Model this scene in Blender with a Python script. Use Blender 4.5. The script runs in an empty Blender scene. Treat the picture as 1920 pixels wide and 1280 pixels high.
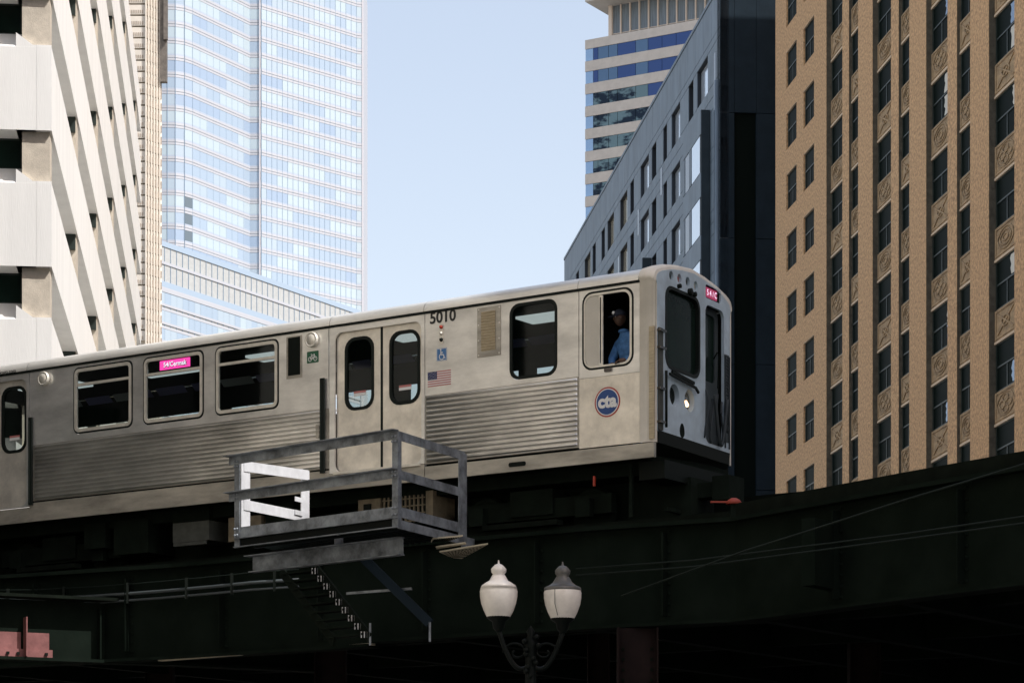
import bpy, math, random
from mathutils import Vector, Matrix
random.seed(7)
R = math.radians
S = bpy.context.scene
C = S.collection

# ------------------------------------------------------------------ camera
cam_d = bpy.data.cameras.new('camera')
cam = bpy.data.objects.new('camera', cam_d)
C.objects.link(cam)
cam.location = (0, 0, 1.7)
cam.rotation_euler = (R(90), 0, 0)
cam_d.sensor_width = 36
cam_d.lens = 93.75
cam_d.shift_y = 0.526
cam_d.clip_end = 4000
S.camera = cam
# ------------------------------------------------------------------ world, sun, exposure
SAZ = (0.83, -0.56)                      # horizontal direction towards the sun
SEL = 50.0
w = bpy.data.worlds.new('World')
S.world = w
w.use_nodes = True
nt = w.node_tree
nt.nodes.clear()
sky = nt.nodes.new('ShaderNodeTexSky')
sky.sky_type = 'NISHITA'
sky.sun_disc = False
sky.sun_elevation = R(SEL)
sky.sun_rotation = math.atan2(SAZ[0], SAZ[1])
sky.air_density = 1.0
sky.dust_density = 1.6
sky.ozone_density = 1.0
bg = nt.nodes.new('ShaderNodeBackground')
bg.inputs[1].default_value = 0.15
wo = nt.nodes.new('ShaderNodeOutputWorld')
tint = nt.nodes.new('ShaderNodeMix')          # thin even summer haze over the whole sky
tint.data_type = 'RGBA'; tint.blend_type = 'MULTIPLY'; tint.inputs[0].default_value = 1.0
tint.inputs[7].default_value = (1.06, 0.84, 0.67, 1)
nt.links.new(sky.outputs[0], tint.inputs[6])
even = nt.nodes.new('ShaderNodeMix')
even.data_type = 'RGBA'; even.inputs[0].default_value = 0.4
even.inputs[7].default_value = (1.75, 2.02, 2.55, 1)
nt.links.new(tint.outputs[2], even.inputs[6])
nt.links.new(even.outputs[2], bg.inputs[0])
nt.links.new(bg.outputs[0], wo.inputs[0])
sd = bpy.data.lights.new('sun', 'SUN')
sd.energy = 2.3
sd.angle = R(0.5)
sd.color = (1.0, 0.975, 0.945)
sun = bpy.data.objects.new('sun', sd)
C.objects.link(sun)
sv = Vector((SAZ[0] * math.cos(R(SEL)), SAZ[1] * math.cos(R(SEL)), math.sin(R(SEL))))
sun.rotation_euler = sv.to_track_quat('Z', 'Y').to_euler()
sun.location = (60, -40, 90)
S.view_settings.view_transform = 'Standard'
S.view_settings.look = 'None'
S.view_settings.exposure = 1.2
S.view_settings.gamma = 1
S.view_settings.use_curve_mapping = False
S.render.engine = 'CYCLES'
S.cycles.max_bounces = 6
S.cycles.diffuse_bounces = 4

# ------------------------------------------------------------------ materials
def mat(name, col, rough=0.6, metal=0.0, var=0.0, scale=4.0, bump=0.0, bscale=40.0, spec=0.5, stretch=(1, 1, 1), col2=None, emit=None, trans=0.0, coords='Object', vcon=(0.35, 0.65)):
    m = bpy.data.materials.new(name)
    m.use_nodes = True
    n = m.node_tree
    b = n.nodes['Principled BSDF']
    b.inputs['Base Color'].default_value = (*col, 1)
    b.inputs['Roughness'].default_value = rough
    b.inputs['Metallic'].default_value = metal
    b.inputs['Specular IOR Level'].default_value = spec
    if trans:
        b.inputs['Transmission Weight'].default_value = trans
    if emit:
        b.inputs['Emission Color'].default_value = (*emit[0], 1)
        b.inputs['Emission Strength'].default_value = emit[1]
    if var or bump:
        tc = n.nodes.new('ShaderNodeTexCoord')
        mp = n.nodes.new('ShaderNodeMapping')
        mp.inputs['Scale'].default_value = stretch
        n.links.new(tc.outputs[coords], mp.inputs[0])
    if var:
        no = n.nodes.new('ShaderNodeTexNoise')
        no.inputs['Scale'].default_value = scale
        no.inputs['Detail'].default_value = 6
        no.inputs['Roughness'].default_value = 0.65
        n.links.new(mp.outputs[0], no.inputs[0])
        cr = n.nodes.new('ShaderNodeValToRGB')
        c2 = col2 or tuple(c * (1 - var) for c in col)
        c1 = tuple(min(1, c * (1 + var * 0.4)) for c in col)
        cr.color_ramp.elements[0].position = vcon[0]
        cr.color_ramp.elements[1].position = vcon[1]
        cr.color_ramp.elements[0].color = (*c2, 1)
        cr.color_ramp.elements[1].color = (*c1, 1)
        n.links.new(no.outputs[0], cr.inputs[0])
        n.links.new(cr.outputs[0], b.inputs['Base Color'])
    if bump:
        n2 = n.nodes.new('ShaderNodeTexNoise')
        n2.inputs['Scale'].default_value = bscale
        n2.inputs['Detail'].default_value = 4
        n.links.new(mp.outputs[0], n2.inputs[0])
        bp = n.nodes.new('ShaderNodeBump')
        bp.inputs['Strength'].default_value = bump
        bp.inputs['Distance'].default_value = 0.02
        n.links.new(n2.outputs[0], bp.inputs['Height'])
        n.links.new(bp.outputs[0], b.inputs['Normal'])
    return m

M = {}
M['steel'] = mat('brushed stainless steel', (0.88, 0.87, 0.83), 0.28, 0.7, 0.3, 1.1, 0.7, 2.2, stretch=(0.6, 1, 1.5))
M['steel_dirty'] = mat('dirty stainless steel', (0.50, 0.47, 0.40), 0.5, 0.4, 0.4, 1.6, 0.15, 60, stretch=(0.5, 1, 2))
M['corr'] = mat('fluted stainless steel', (0.80, 0.785, 0.74), 0.28, 0.85, 0.45, 1.2, 0.5, 1.6, stretch=(0.35, 1, 1))
M['roof'] = mat('train roof steel', (0.86, 0.845, 0.79), 0.34, 0.5, 0.2, 1.5, 0.1, 50, stretch=(0.4, 1, 1))
M['door'] = mat('train door steel', (0.88, 0.83, 0.73), 0.32, 0.55, 0.28, 1.8, 0.7, 2.2)
M['mask'] = mat('grey white train front', (0.49, 0.60, 0.68), 0.5, 0.0, 0.2, 2.5, 0.05, 50)
M['corner'] = mat('cream white fibreglass', (0.74, 0.70, 0.61), 0.45, 0.0, 0.1, 2.5)
M['alu'] = mat('window frame aluminium', (0.80, 0.77, 0.68), 0.4, 0.45, 0.15, 5)
M['rubber'] = mat('black rubber', (0.008, 0.012, 0.010), 0.6, spec=0.2)
M['darkdoor'] = mat('dark end door', (0.05, 0.065, 0.072), 0.6)
M['hose'] = mat('dark grey rubber hose', (0.035, 0.045, 0.05), 0.6, spec=0.3)
M['black'] = mat('black paint', (0.006, 0.009, 0.007), 0.6, spec=0.12)
M['under'] = mat('grimy underframe', (0.008, 0.013, 0.009), 0.85, 0, 0.4, 3, spec=0.1)
M['undertan'] = mat('tan equipment box', (0.20, 0.165, 0.11), 0.7, 0, 0.3, 6)
M['underbox'] = mat('grey equipment box', (0.075, 0.08, 0.07), 0.7, 0, 0.3, 6)
M['interior'] = mat('dark train interior', (0.02, 0.024, 0.021), 0.8, spec=0.2)
M['adcard'] = mat('pale advertising card', (0.6, 0.6, 0.62), 0.6)
M['carlight'] = mat('ceiling light panel', (0.5, 0.5, 0.5), 0.6, emit=((0.9, 0.95, 1.0), 0.35))
M['adcard2'] = mat('lilac advertising card', (0.30, 0.28, 0.55), 0.6)
M['pale'] = mat('pale window blind', (0.60, 0.57, 0.49), 0.55, 0, 0.06, 3)
M['white'] = mat('white print', (0.8, 0.8, 0.78), 0.5)
M['letter'] = mat('black print', (0.02, 0.022, 0.02), 0.5)
M['blue'] = mat('blue print', (0.02, 0.07, 0.24), 0.45)
M['blue2'] = mat('light blue print', (0.06, 0.19, 0.42), 0.45)
M['red'] = mat('red print', (0.42, 0.06, 0.05), 0.5)
M['flagred'] = mat('faded red print', (0.52, 0.19, 0.18), 0.5)
M['navy'] = mat('navy print', (0.03, 0.04, 0.12), 0.5)
M['green'] = mat('green print', (0.02, 0.12, 0.06), 0.5)
M['pink'] = mat('pink lit display', (0.5, 0.03, 0.2), 0.5, emit=((0.80, 0.05, 0.34), 0.75))
M['pinkdark'] = mat('dim pink display', (0.4, 0.05, 0.12), 0.5, emit=((0.45, 0.03, 0.11), 0.2))
M['disptext'] = mat('display letters', (0.8, 0.8, 0.85), 0.5, emit=((0.75, 0.7, 0.85), 0.4))
M['tan'] = mat('tan louvre plate', (0.50, 0.42, 0.28), 0.6, 0.1, 0.25, 8, stretch=(1, 1, 8))
M['redlens'] = mat('red lamp lens', (0.4, 0.04, 0.02), 0.25)
M['amberlens'] = mat('clear lamp lens', (0.75, 0.72, 0.6), 0.15, 0.3)
M['headlit'] = mat('lit headlight bulb', (0.9, 0.7, 0.4), 0.3, emit=((1.0, 0.62, 0.32), 2.2))
M['chrome'] = mat('lamp bowl reflector', (0.25, 0.25, 0.24), 0.25, 0.9)
M['galv'] = mat('galvanised steel', (0.26, 0.29, 0.32), 0.5, 0.4, 0.6, 4, 0.1, 40)
M['galvbright'] = mat('white painted steel', (0.62, 0.63, 0.65), 0.5, 0.0, 0.15, 5)  # pale copy of galv with sunlight put into the colour
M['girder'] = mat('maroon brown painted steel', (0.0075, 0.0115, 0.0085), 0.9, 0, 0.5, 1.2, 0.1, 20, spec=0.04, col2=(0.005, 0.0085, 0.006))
M['girderred'] = mat('pinkish maroon painted steel', (0.24, 0.105, 0.10), 0.8, 0, 0.3, 3, 0.15, 20, spec=0.2)  # lighter copy of the girder paint, sunlight put into the colour
M['maroon'] = mat('dull maroon painted steel', (0.014, 0.008, 0.0075), 0.8, 0, 0.4, 2, spec=0.15)
M['tie'] = mat('creosoted timber', (0.007, 0.010, 0.007), 0.95, 0, 0.4, 3, spec=0.08)
M['rail'] = mat('rail steel', (0.05, 0.045, 0.04), 0.5, 0.5)
M['conduit'] = mat('grey conduit', (0.07, 0.085, 0.09), 0.45, 0.3)
M['cable'] = mat('dark cable', (0.010, 0.016, 0.013), 0.7, spec=0.15)
M['grating'] = mat('tan perforated plate', (0.55, 0.50, 0.38), 0.6, 0.1, 0.2, 10)  # bright tan with sunlight put into the colour
M['orange'] = mat('orange red cover', (0.30, 0.04, 0.02), 0.6)
M['globe'] = mat('weathered translucent globe', (0.74, 0.71, 0.66), 0.25, 0, 0.2, 5, 0.05, 60, vcon=(0.3, 0.7))
M['lampmetal'] = mat('dark green cast iron', (0.003, 0.005, 0.0045), 0.5, 0.0, spec=0.1)
M['globecap'] = mat('aluminium lamp cap', (0.12, 0.12, 0.115), 0.45, 0.3, 0.3, 9)
M['concrete'] = mat('pale painted concrete', (0.80, 0.795, 0.765), 0.8, 0, 0.07, 1.2, 0.2, 30, stretch=(1, 1, 0.12))
M['pier'] = mat('buff concrete', (0.55, 0.49, 0.40), 0.85, 0, 0.18, 3, 0.4, 40)
M['limestone'] = mat('pale limestone', (0.68, 0.63, 0.55), 0.8, 0, 0.1, 0.8)
M['limeshade'] = mat('grey brown stone', (0.40, 0.34, 0.28), 0.85, 0, 0.2, 1.5)
M['bronze'] = mat('dark bronze metal', (0.16, 0.14, 0.12), 0.6, 0.2, 0.4, 2)
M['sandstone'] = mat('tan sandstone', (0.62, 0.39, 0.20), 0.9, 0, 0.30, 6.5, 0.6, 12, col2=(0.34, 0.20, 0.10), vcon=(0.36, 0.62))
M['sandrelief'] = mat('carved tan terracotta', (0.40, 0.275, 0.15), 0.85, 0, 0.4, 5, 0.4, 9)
M['sandside'] = mat('sooty grey brick return', (0.115, 0.10, 0.072), 0.9, 0, 0.35, 3, 0.4, 8)  # darker grey than the pier fronts
M['sandsill'] = mat('light stone sill', (0.62, 0.48, 0.33), 0.8)  # paler than the wall to paint light bounced from below
M['winglass'] = mat('dark window glass', (0.010, 0.020, 0.016), 0.12, 0, 0.7, 0.35, spec=0.06, col2=(0.004, 0.008, 0.006))
M['winframe'] = mat('dark green window frame', (0.012, 0.022, 0.018), 0.5)
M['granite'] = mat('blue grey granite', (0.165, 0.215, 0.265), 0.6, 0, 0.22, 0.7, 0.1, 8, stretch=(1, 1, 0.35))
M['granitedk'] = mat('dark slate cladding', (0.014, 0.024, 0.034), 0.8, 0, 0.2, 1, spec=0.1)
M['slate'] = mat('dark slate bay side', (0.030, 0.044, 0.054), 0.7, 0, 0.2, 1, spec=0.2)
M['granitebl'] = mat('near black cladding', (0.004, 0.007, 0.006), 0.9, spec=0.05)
M['joint'] = mat('dark joint', (0.02, 0.026, 0.035), 0.8)
M['graniteglass'] = mat('pale reflective window glass', (0.72, 0.80, 0.88), 0.1, 0.5)
M['graniteglass2'] = mat('cream reflecting window glass', (0.75, 0.68, 0.52), 0.1, 0.6)
M['graniteglassdk'] = mat('dark slot window glass', (0.02, 0.03, 0.04), 0.1)  # narrow panes, also strips painting shadow edges
M['band'] = mat('beige precast band', (0.50, 0.47, 0.43), 0.8, 0, 0.1, 0.8)
M['bandw'] = mat('pale mullion', (0.72, 0.62, 0.52), 0.7)
M['bglass'] = mat('deep blue glass', (0.035, 0.075, 0.22), 0.12, 0.3)
M['bglass2'] = mat('blue grey glass', (0.10, 0.17, 0.27), 0.1, 0.5)
M['bglass3'] = mat('dark green mirrored glass', (0.10, 0.15, 0.16), 0.08, 0.5, 0.9, 0.35, col2=(0.005, 0.015, 0.03), stretch=(0.7, 1, 1.4), vcon=(0.46, 0.54))
M['bglass4'] = mat('bright blue glass', (0.30, 0.45, 0.65), 0.1, 0.4)
M['curtain'] = mat('curtained penthouse glass', (0.20, 0.24, 0.27), 0.4, 0.1, 0.4, 1.2, stretch=(6, 6, 0.2))
for i, c in enumerate([(0.34, 0.43, 0.53), (0.39, 0.475, 0.55), (0.43, 0.52, 0.57), (0.31, 0.40, 0.52), (0.13, 0.17, 0.20)]):
    M['tg%d' % i] = mat('pale tower glass %d' % i, c, 0.25, 0.15)
M['tspan'] = mat('pinkish white spandrel', (0.43, 0.45, 0.49), 0.5, 0.1)
M['tspan2'] = mat('lavender spandrel line', (0.36, 0.42, 0.51), 0.5, 0.1)
M['tfin'] = mat('blue grey fin', (0.24, 0.33, 0.43), 0.5, 0.2)
M['tfinw'] = mat('white corner fin', (0.60, 0.59, 0.62), 0.5)
M['tlouvre'] = mat('beige louvre panel', (0.40, 0.42, 0.42), 0.7, 0, 0.1, 1.5)
M['asphalt'] = mat('asphalt', (0.05, 0.05, 0.05), 0.9, 0, 0.2, 0.5)
M['pave'] = mat('concrete pavement', (0.22, 0.21, 0.19), 0.9, 0, 0.15, 1)
M['paint'] = mat('white road paint', (0.7, 0.7, 0.68), 0.8)
M['sootwall'] = mat('sooty brick', (0.03, 0.03, 0.028), 0.9, 0, 0.3, 1)  # dark tone for the unseen block that darkens the train
M['tanwall'] = mat('tan brick', (0.30, 0.23, 0.15), 0.9, 0, 0.2, 1)
M['brightstone'] = mat('pale sunlit stone', (0.62, 0.58, 0.50), 0.9, 0, 0.45, 0.12)  # pale tone for the unseen block that bounces light
M['greystone'] = mat('grey stone', (0.36, 0.38, 0.40), 0.9, 0, 0.2, 1)
M['darkwall'] = mat('dark brown brick', (0.07, 0.055, 0.045), 0.9, 0, 0.2, 1)
M['decoglass'] = mat('near black window glass', (0.004, 0.009, 0.007), 0.5, 0, 0.8, 0.3, spec=0.02, col2=(0.004, 0.007, 0.006))
M['skin'] = mat('brown skin', (0.085, 0.045, 0.028), 0.55)
M['shirt'] = mat('blue work shirt', (0.07, 0.20, 0.45), 0.8, 0, 0.35, 14)
M['cap'] = mat('navy cap', (0.008, 0.013, 0.028), 0.8)

def glassmat(name, tint, refl, rough=0.04):
    m = bpy.data.materials.new(name)
    m.use_nodes = True
    n = m.node_tree
    n.nodes.clear()
    o = n.nodes.new('ShaderNodeOutputMaterial')
    t = n.nodes.new('ShaderNodeBsdfTransparent')
    t.inputs[0].default_value = (*tint, 1)
    g = n.nodes.new('ShaderNodeBsdfGlossy')
    g.inputs[0].default_value = (0.9, 0.95, 1, 1)
    g.inputs['Roughness'].default_value = rough
    x = n.nodes.new('ShaderNodeMixShader')
    x.inputs[0].default_value = refl
    n.links.new(t.outputs[0], x.inputs[1])
    n.links.new(g.outputs[0], x.inputs[2])
    n.links.new(x.outputs[0], o.inputs[0])
    return m
M['tglass'] = glassmat('tinted train glass', (0.66, 0.70, 0.68), 0.02)

# ------------------------------------------------------------------ mesh helpers
class MB:
    def __init__(self):
        self.v = []; self.f = []; self.mi = []; self.sm = []
    def add(self, vs, fs, mi=0, sm=False):
        b = len(self.v)
        self.v += [tuple(p) for p in vs]
        for f in fs:
            self.f.append(tuple(b + i for i in f)); self.mi.append(mi); self.sm.append(sm)
    def box(self, x0, x1, y0, y1, z0, z1, mi=0):
        self.add([(x0, y0, z0), (x1, y0, z0), (x1, y1, z0), (x0, y1, z0), (x0, y0, z1), (x1, y0, z1), (x1, y1, z1), (x0, y1, z1)],
                 [(0, 3, 2, 1), (4, 5, 6, 7), (0, 1, 5, 4), (1, 2, 6, 5), (2, 3, 7, 6), (3, 0, 4, 7)], mi)
        return self
    def quad(self, a, b, c, d, mi=0):
        self.add([a, b, c, d], [(0, 1, 2, 3)], mi)
        return self
    def bar(self, a, b, wx, wz, up=(0, 0, 1), mi=0):
        a = Vector(a); b = Vector(b); d = (b - a).normalized(); u = Vector(up)
        s = d.cross(u)
        if s.length < 1e-4: s = Vector((1, 0, 0))
        s.normalize(); u = s.cross(d).normalized()
        vs = []
        for p in (a, b):
            for i, j in ((-1, -1), (1, -1), (1, 1), (-1, 1)):
                vs.append(p + s * (i * wx / 2) + u * (j * wz / 2))
        self.add(vs, [(0, 1, 2, 3), (7, 6, 5, 4), (0, 4, 5, 1), (1, 5, 6, 2), (2, 6, 7, 3), (3, 7, 4, 0)], mi)
        return self
    def tube(self, pts, r, n=8, mi=0, cap=True):
        pts = [Vector(p) for p in pts]
        rr = r if isinstance(r, (list, tuple)) else [r] * len(pts)
        vs = []; k = len(pts)
        for i, p in enumerate(pts):
            d = (pts[min(i + 1, k - 1)] - pts[max(i - 1, 0)]).normalized()
            a = d.cross(Vector((0, 0, 1)))
            if a.length < 0.05: a = d.cross(Vector((1, 0, 0)))
            a.normalize(); b = d.cross(a)
            for j in range(n):
                t = 2 * math.pi * j / n
                vs.append(p + (a * math.cos(t) + b * math.sin(t)) * rr[i])
        fs = [(i * n + j, i * n + (j + 1) % n, (i + 1) * n + (j + 1) % n, (i + 1) * n + j) for i in range(k - 1) for j in range(n)]
        if cap:
            fs += [tuple(range(n))[::-1], tuple((k - 1) * n + j for j in range(n))]
        self.add(vs, fs, mi, True)
        return self
    def lathe(self, prof, c=(0, 0, 0), n=24, axis='z', mi=0, sm=True):
        vs = []
        for r, h in prof:
            for j in range(n):
                t = 2 * math.pi * j / n
                x, y = r * math.cos(t), r * math.sin(t)
                p = {'z': (x, y, h), 'y': (x, h, y), 'x': (h, x, y)}[axis]
                vs.append((p[0] + c[0], p[1] + c[1], p[2] + c[2]))
        fs = [(i * n + j, i * n + (j + 1) % n, (i + 1) * n + (j + 1) % n, (i + 1) * n + j) for i in range(len(prof) - 1) for j in range(n)]
        self.add(vs, fs, mi, sm)
        return self
    def mesh(self, name, mats):
        me = bpy.data.meshes.new(name)
        me.from_pydata(self.v, [], self.f)
        ms = mats if isinstance(mats, (list, tuple)) else [mats]
        for m in ms: me.materials.append(M[m] if isinstance(m, str) else m)
        for p, i, s in zip(me.polygons, self.mi, self.sm):
            p.material_index = i; p.use_smooth = s
        me.update()
        return me
    def build(self, name, mats, parent=None, loc=(0, 0, 0), **kw):
        return put(name, self.mesh(name, mats), parent, loc, **kw)

def put(name, me, parent=None, loc=(0, 0, 0), rot=None, scale=None, kind=None):
    o = bpy.data.objects.new(name, me)
    C.objects.link(o)
    o.location = loc
    if rot: o.rotation_euler = rot
    if scale: o.scale = scale
    if parent:
        o.parent = parent
        z = root_of(parent).get('_zb', 0.0) if parent.parent is None else 0.0
        if z: o.location = (o.location[0], o.location[1], o.location[2] - z)
    if kind: o['kind'] = kind
    return o
def root_of(o):
    while o.parent: o = o.parent
    return o
def thing(name, label, cat, loc=(0, 0, 0), rz=0, group=None):
    o = bpy.data.objects.new(name, None)
    C.objects.link(o)
    o.empty_display_size = 0.3
    o.location = loc; o.rotation_euler = (0, 0, rz)
    tag(o, label, cat, group)
    return o
def tag(o, label=None, cat=None, group=None, kind=None):
    if label: o['label'] = label
    if cat: o['category'] = cat
    if group: o['group'] = group
    if kind: o['kind'] = kind
    return o
def at(px, py, Y):
    return Vector(((px - 960) / 5000 * Y, Y, 1.7 + (1650 - py) / 5000 * Y))
def rr(x0, x1, z0, z1, r, n=5):
    pts = []
    for cx, cz, a0 in ((x1 - r, z0 + r, -90), (x1 - r, z1 - r, 0), (x0 + r, z1 - r, 90), (x0 + r, z0 + r, 180)):
        for i in range(n + 1):
            a = R(a0 + 90 * i / n)
            pts.append((cx + r * math.cos(a), cz + r * math.sin(a)))
    return pts
def circ(cx, cz, r, n=20):
    return [(cx + r * math.cos(2 * math.pi * i / n), cz + r * math.sin(2 * math.pi * i / n)) for i in range(n)]
def plate(outer, holes, y0, y1, mats, fn=None):
    """flat plate with holes in the x-z plane, thickness from y0 to y1"""
    cu = bpy.data.curves.new('tmp', 'CURVE')
    cu.dimensions = '2D'; cu.fill_mode = 'BOTH'; cu.extrude = abs(y1 - y0) / 2
    for loop in [outer] + list(holes):
        sp = cu.splines.new('POLY')
        sp.points.add(len(loop) - 1)
        for q, (x, z) in zip(sp.points, loop): q.co = (x, z, 0, 1)
        sp.use_cyclic_u = True
    ob = bpy.data.objects.new('tmp', cu)
    me = bpy.data.meshes.new_from_object(ob)
    bpy.data.objects.remove(ob); bpy.data.curves.remove(cu)
    ym = (y0 + y1) / 2
    for v in me.vertices:
        x, z, d = v.co
        v.co = (x, ym - d, z) if fn is None else fn(x, z, ym - d)
    me.materials.clear()
    me.materials.append(M[mats])
    for p in me.polygons: p.use_smooth = False
    me.update()
    return me
def textmesh(s, size, mats, extrude=0.002, offset=0.0, align='CENTER', shear=0.0, sx=1.0, fn=None):
    cu = bpy.data.curves.new('tmp', 'FONT')
    cu.body = s; cu.size = size; cu.extrude = extrude; cu.offset = offset
    cu.align_x = align; cu.align_y = 'CENTER'; cu.shear = shear; cu.resolution_u = 4
    ob = bpy.data.objects.new('tmp', cu)
    me = bpy.data.meshes.new_from_object(ob)
    bpy.data.objects.remove(ob); bpy.data.curves.remove(cu)
    for v in me.vertices:
        x, z, d = v.co
        v.co = (x * sx, -d, z) if fn is None else fn(x * sx, z, -d)
    me.materials.clear(); me.materials.append(M[mats]); me.update()
    return me

# ------------------------------------------------------------------ ground
MB().box(-1500, 1500, -1200, 2500, -0.5, 0).build('ground', 'pave').__setitem__('kind', 'structure')
o = MB().box(-1, 13, -120, 230, 0.004, 0.012).build('road', 'asphalt'); o['kind'] = 'structure'
mb = MB()
for i in range(20): mb.box(5.4, 5.55, -100 + i * 9, -97 + i * 9, 0.016, 0.02)
mb.build('road_marking', 'paint')['kind'] = 'structure'

# ------------------------------------------------------------------ brutalist concrete building (left)
def concrete_building():
    a = 0.1024; L = math.hypot(a, 1)
    fx = Vector((-a / L, 1 / L, 0))                # receding face direction (away)
    x0, y0 = -12.43, 72.0
    rz = math.atan2(fx.y, fx.x) - math.pi / 2      # local y runs away along the receding face, local -x into the building
    t = thing('concrete_building', 'white concrete office block with deep horizontal bands at the left edge', 'building', (x0, y0, 0), rz)
    LEN = 65.9; top = 42.0; W = 22.0
    levels = []
    zb = 21.93 - 3.672 * 5
    while zb < top:
        levels.append(zb); zb += 3.672
    # core
    MB().box(-W, -1.25, 1.25, LEN - 1.25, 0, top - 0.6).build('core', 'pier', t)
    for zb in levels:
        zt = min(zb + 2.30, top)
        b = 0.06
        # spandrel ring as a band with chamfered top edge, panels between joints
        for i, (ya, yb) in enumerate(zip([0, 12.2, 24.4, 36.6, 48.8, 61.0], [12.2, 24.4, 36.6, 48.8, 61.0, LEN])):
            m = MB()
            yaa = ya + (0.01 if i else 0)
            y1 = yb - 0.01
            xin = -0.95
            vs = []
            for y in (yaa, y1):
                vs += [(xin, y, zb), (0, y, zb), (0, y, zt - b), (-b, y, zt), (-0.5, y, zt), (xin, y, zt + 0.32 if zt < top else zt)]
            fs = [(0, 1, 7, 6), (1, 2, 8, 7), (2, 3, 9, 8), (3, 4, 10, 9), (4, 5, 11, 10), (5, 0, 6, 11), (0, 5, 4, 3, 2, 1), (6, 7, 8, 9, 10, 11)]
            m.add(vs, fs)
            m.build('spandrel_panel', 'concrete', t)
        for xa, xb in ((-0.40, -0.95), (-0.415, -7.0), (-7.015, -13.6), (-13.615, -W)):
            m = MB()
            if xa == -0.40:
                xa, xb = -0.0, -0.40
            vs = []
            for x in (xb, xa - (0.0 if xa < 0 else 0.0)):
                vs += [(x, 0.95, zb), (x, -0.002, zb), (x, -0.002, zt - b), (x, b, zt), (x, 0.5, zt), (x, 0.95, zt + (0.62 if zt < top else 0))]
            if xa == 0.0:
                vs = [(-0.40, 0.0, zb), (-0.40, -0.006, zb), (-0.40, -0.006, zt - b), (-0.40, -0.004, zt), (-0.40, -0.003, zt), (-0.40, 0.0, zt),
                      (0, 0.0, zb), (0, -0.006, zb), (0, -0.006, zt - b), (0, -0.004, zt), (0, -0.003, zt), (0, 0.0, zt)]
            fs = [(0, 1, 7, 6), (1, 2, 8, 7), (2, 3, 9, 8), (3, 4, 10, 9), (4, 5, 11, 10), (5, 0, 6, 11), (0, 5, 4, 3, 2, 1), (6, 7, 8, 9, 10, 11)]
            m.add(vs, fs)
            m.build('spandrel_panel', 'concrete', t)
        # piers and windows in the storey below this spandrel
        g0 = zb - 1.372
        MB().box(-0.80, -0.06, 0.16, 0.95, g0, zb).build('pier', 'pier', t)
        MB().box(-8.4, -7.4, 0.16, 0.95, g0, zb).build('pier', 'pier', t)
        for i in range(1, 6):
            yc = 12.2 * i
            if yc < LEN - 1: MB().box(-1.0, -0.07, yc - 0.62, yc - 0.505, zb - 0.48, zb - 0.003).build('vent', 'winframe', t)  # dark boxes painting the spandrel's shade at the pier heads
            if yc < LEN - 1: MB().box(-1.24, -0.05, yc - 0.5, yc + 0.5, g0, zb).build('pier', 'pier', t)
        m = MB().box(-W, -0.801, 0.95, 1.06, g0, g0 + 0.32)
        wn = MB().box(-7.39, -0.81, 0.90, 0.94, g0 + 0.05, zb).build('window', 'winframe', t)
        MB().box(-7.3, -0.9, 0.87, 0.895, g0 + 0.58, zb - 0.06).build('pane', 'winglass', wn)
        for i in range(6):
            ya = 12.2 * i + (1.0 if i == 0 else 0.51); yb = min(12.2 * (i + 1) - 0.51, LEN - 1.3)
            if yb - ya < 1: continue
            wn = MB().box(-1.0, -0.96, ya, yb, g0 + 0.05, zb).build('window', 'winframe', t)
            MB().box(-0.955, -0.945, ya + 0.1, yb - 0.1, g0 + 0.36, zb - 0.06).build('pane', 'winglass', wn)
    return t
concrete_building()

# ------------------------------------------------------------------ pale limestone tower behind it
def stone_tower():
    Y = 300.0
    def X(px): return (px - 960) / 5000 * Y
    def Z(py): return 1.7 + (1650 - py) / 5000 * Y
    t = thing('limestone_tower', 'narrow pale limestone tower squeezed between white block and glass tower', 'building', (X(274), Y, 0))
    xl = X(225) - X(274)
    H = Z(-60)
    MB().box(xl, -0.1, 0.6, 2.6, 0, H).build('core', 'limestone', t)
    n = 0
    z = Z(640)
    while z < Z(-40):
        MB().box(xl, -0.12, 0.0, 0.62, z + 0.14, z + 1.2).build('stone_band', 'limestone', t)
        n += 1; z += 1.263
    m = MB(); z = Z(640)
    while z < Z(-40):
        for k in range(8):
            m.box(-2.15 + k * 0.24, -2.02 + k * 0.24, -0.04, 0.02, z + 0.25, z + 0.62)
        z += 1.263
    m.build('carved_window_row', 'limeshade', t, kind='stuff')
    # right wing, its face turning away
    a = 1.9
    xe = X(299) - X(274)
    m = MB()
    m.add([(-0.1, -0.1, 0), (xe, 2.0, 0), (xe - 0.1, 2.6, 0), (-0.1, 2.6, 0), (-0.1, -0.1, H), (xe, 2.0, H), (xe - 0.1, 2.6, H), (-0.1, 2.6, H)],
          [(0, 3, 2, 1), (4, 5, 6, 7), (0, 1, 5, 4), (1, 2, 6, 5), (2, 3, 7, 6), (3, 0, 4, 7)])
    m.build('wing_wall', 'limestone', t)
    for k in range(6):
        f = (k + 0.1) / 6
        x = -0.1 + f * (xe + 0.1); y = -0.1 + f * 2.1
        MB().box(x, x + 0.13, y - 0.22, y + 0.1, 0, H).build('fluted_rib', 'limestone', t)
    m = MB()
    z = Z(640)
    while z < Z(-40):
        for k in range(6):
            f = (k + 0.62) / 6
            x = -0.1 + f * (xe + 0.1); y = -0.1 + f * 2.1
            m.box(x, x + 0.11, y - 0.06, y + 0.04, z, z + 0.75)
        z += 1.263
    m.build('window_slots', 'limeshade', t, kind='stuff')
    MB().box(X(297.5) - X(274), X(310) - X(274), 1.2, 2.0, Z(147), H).build('bronze_duct', 'bronze', t)
    MB().box(X(305) - X(274), X(312.5) - X(274), 0.7, 1.19, Z(70), H).build('bronze_duct', 'bronze', t)
stone_tower()

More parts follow.
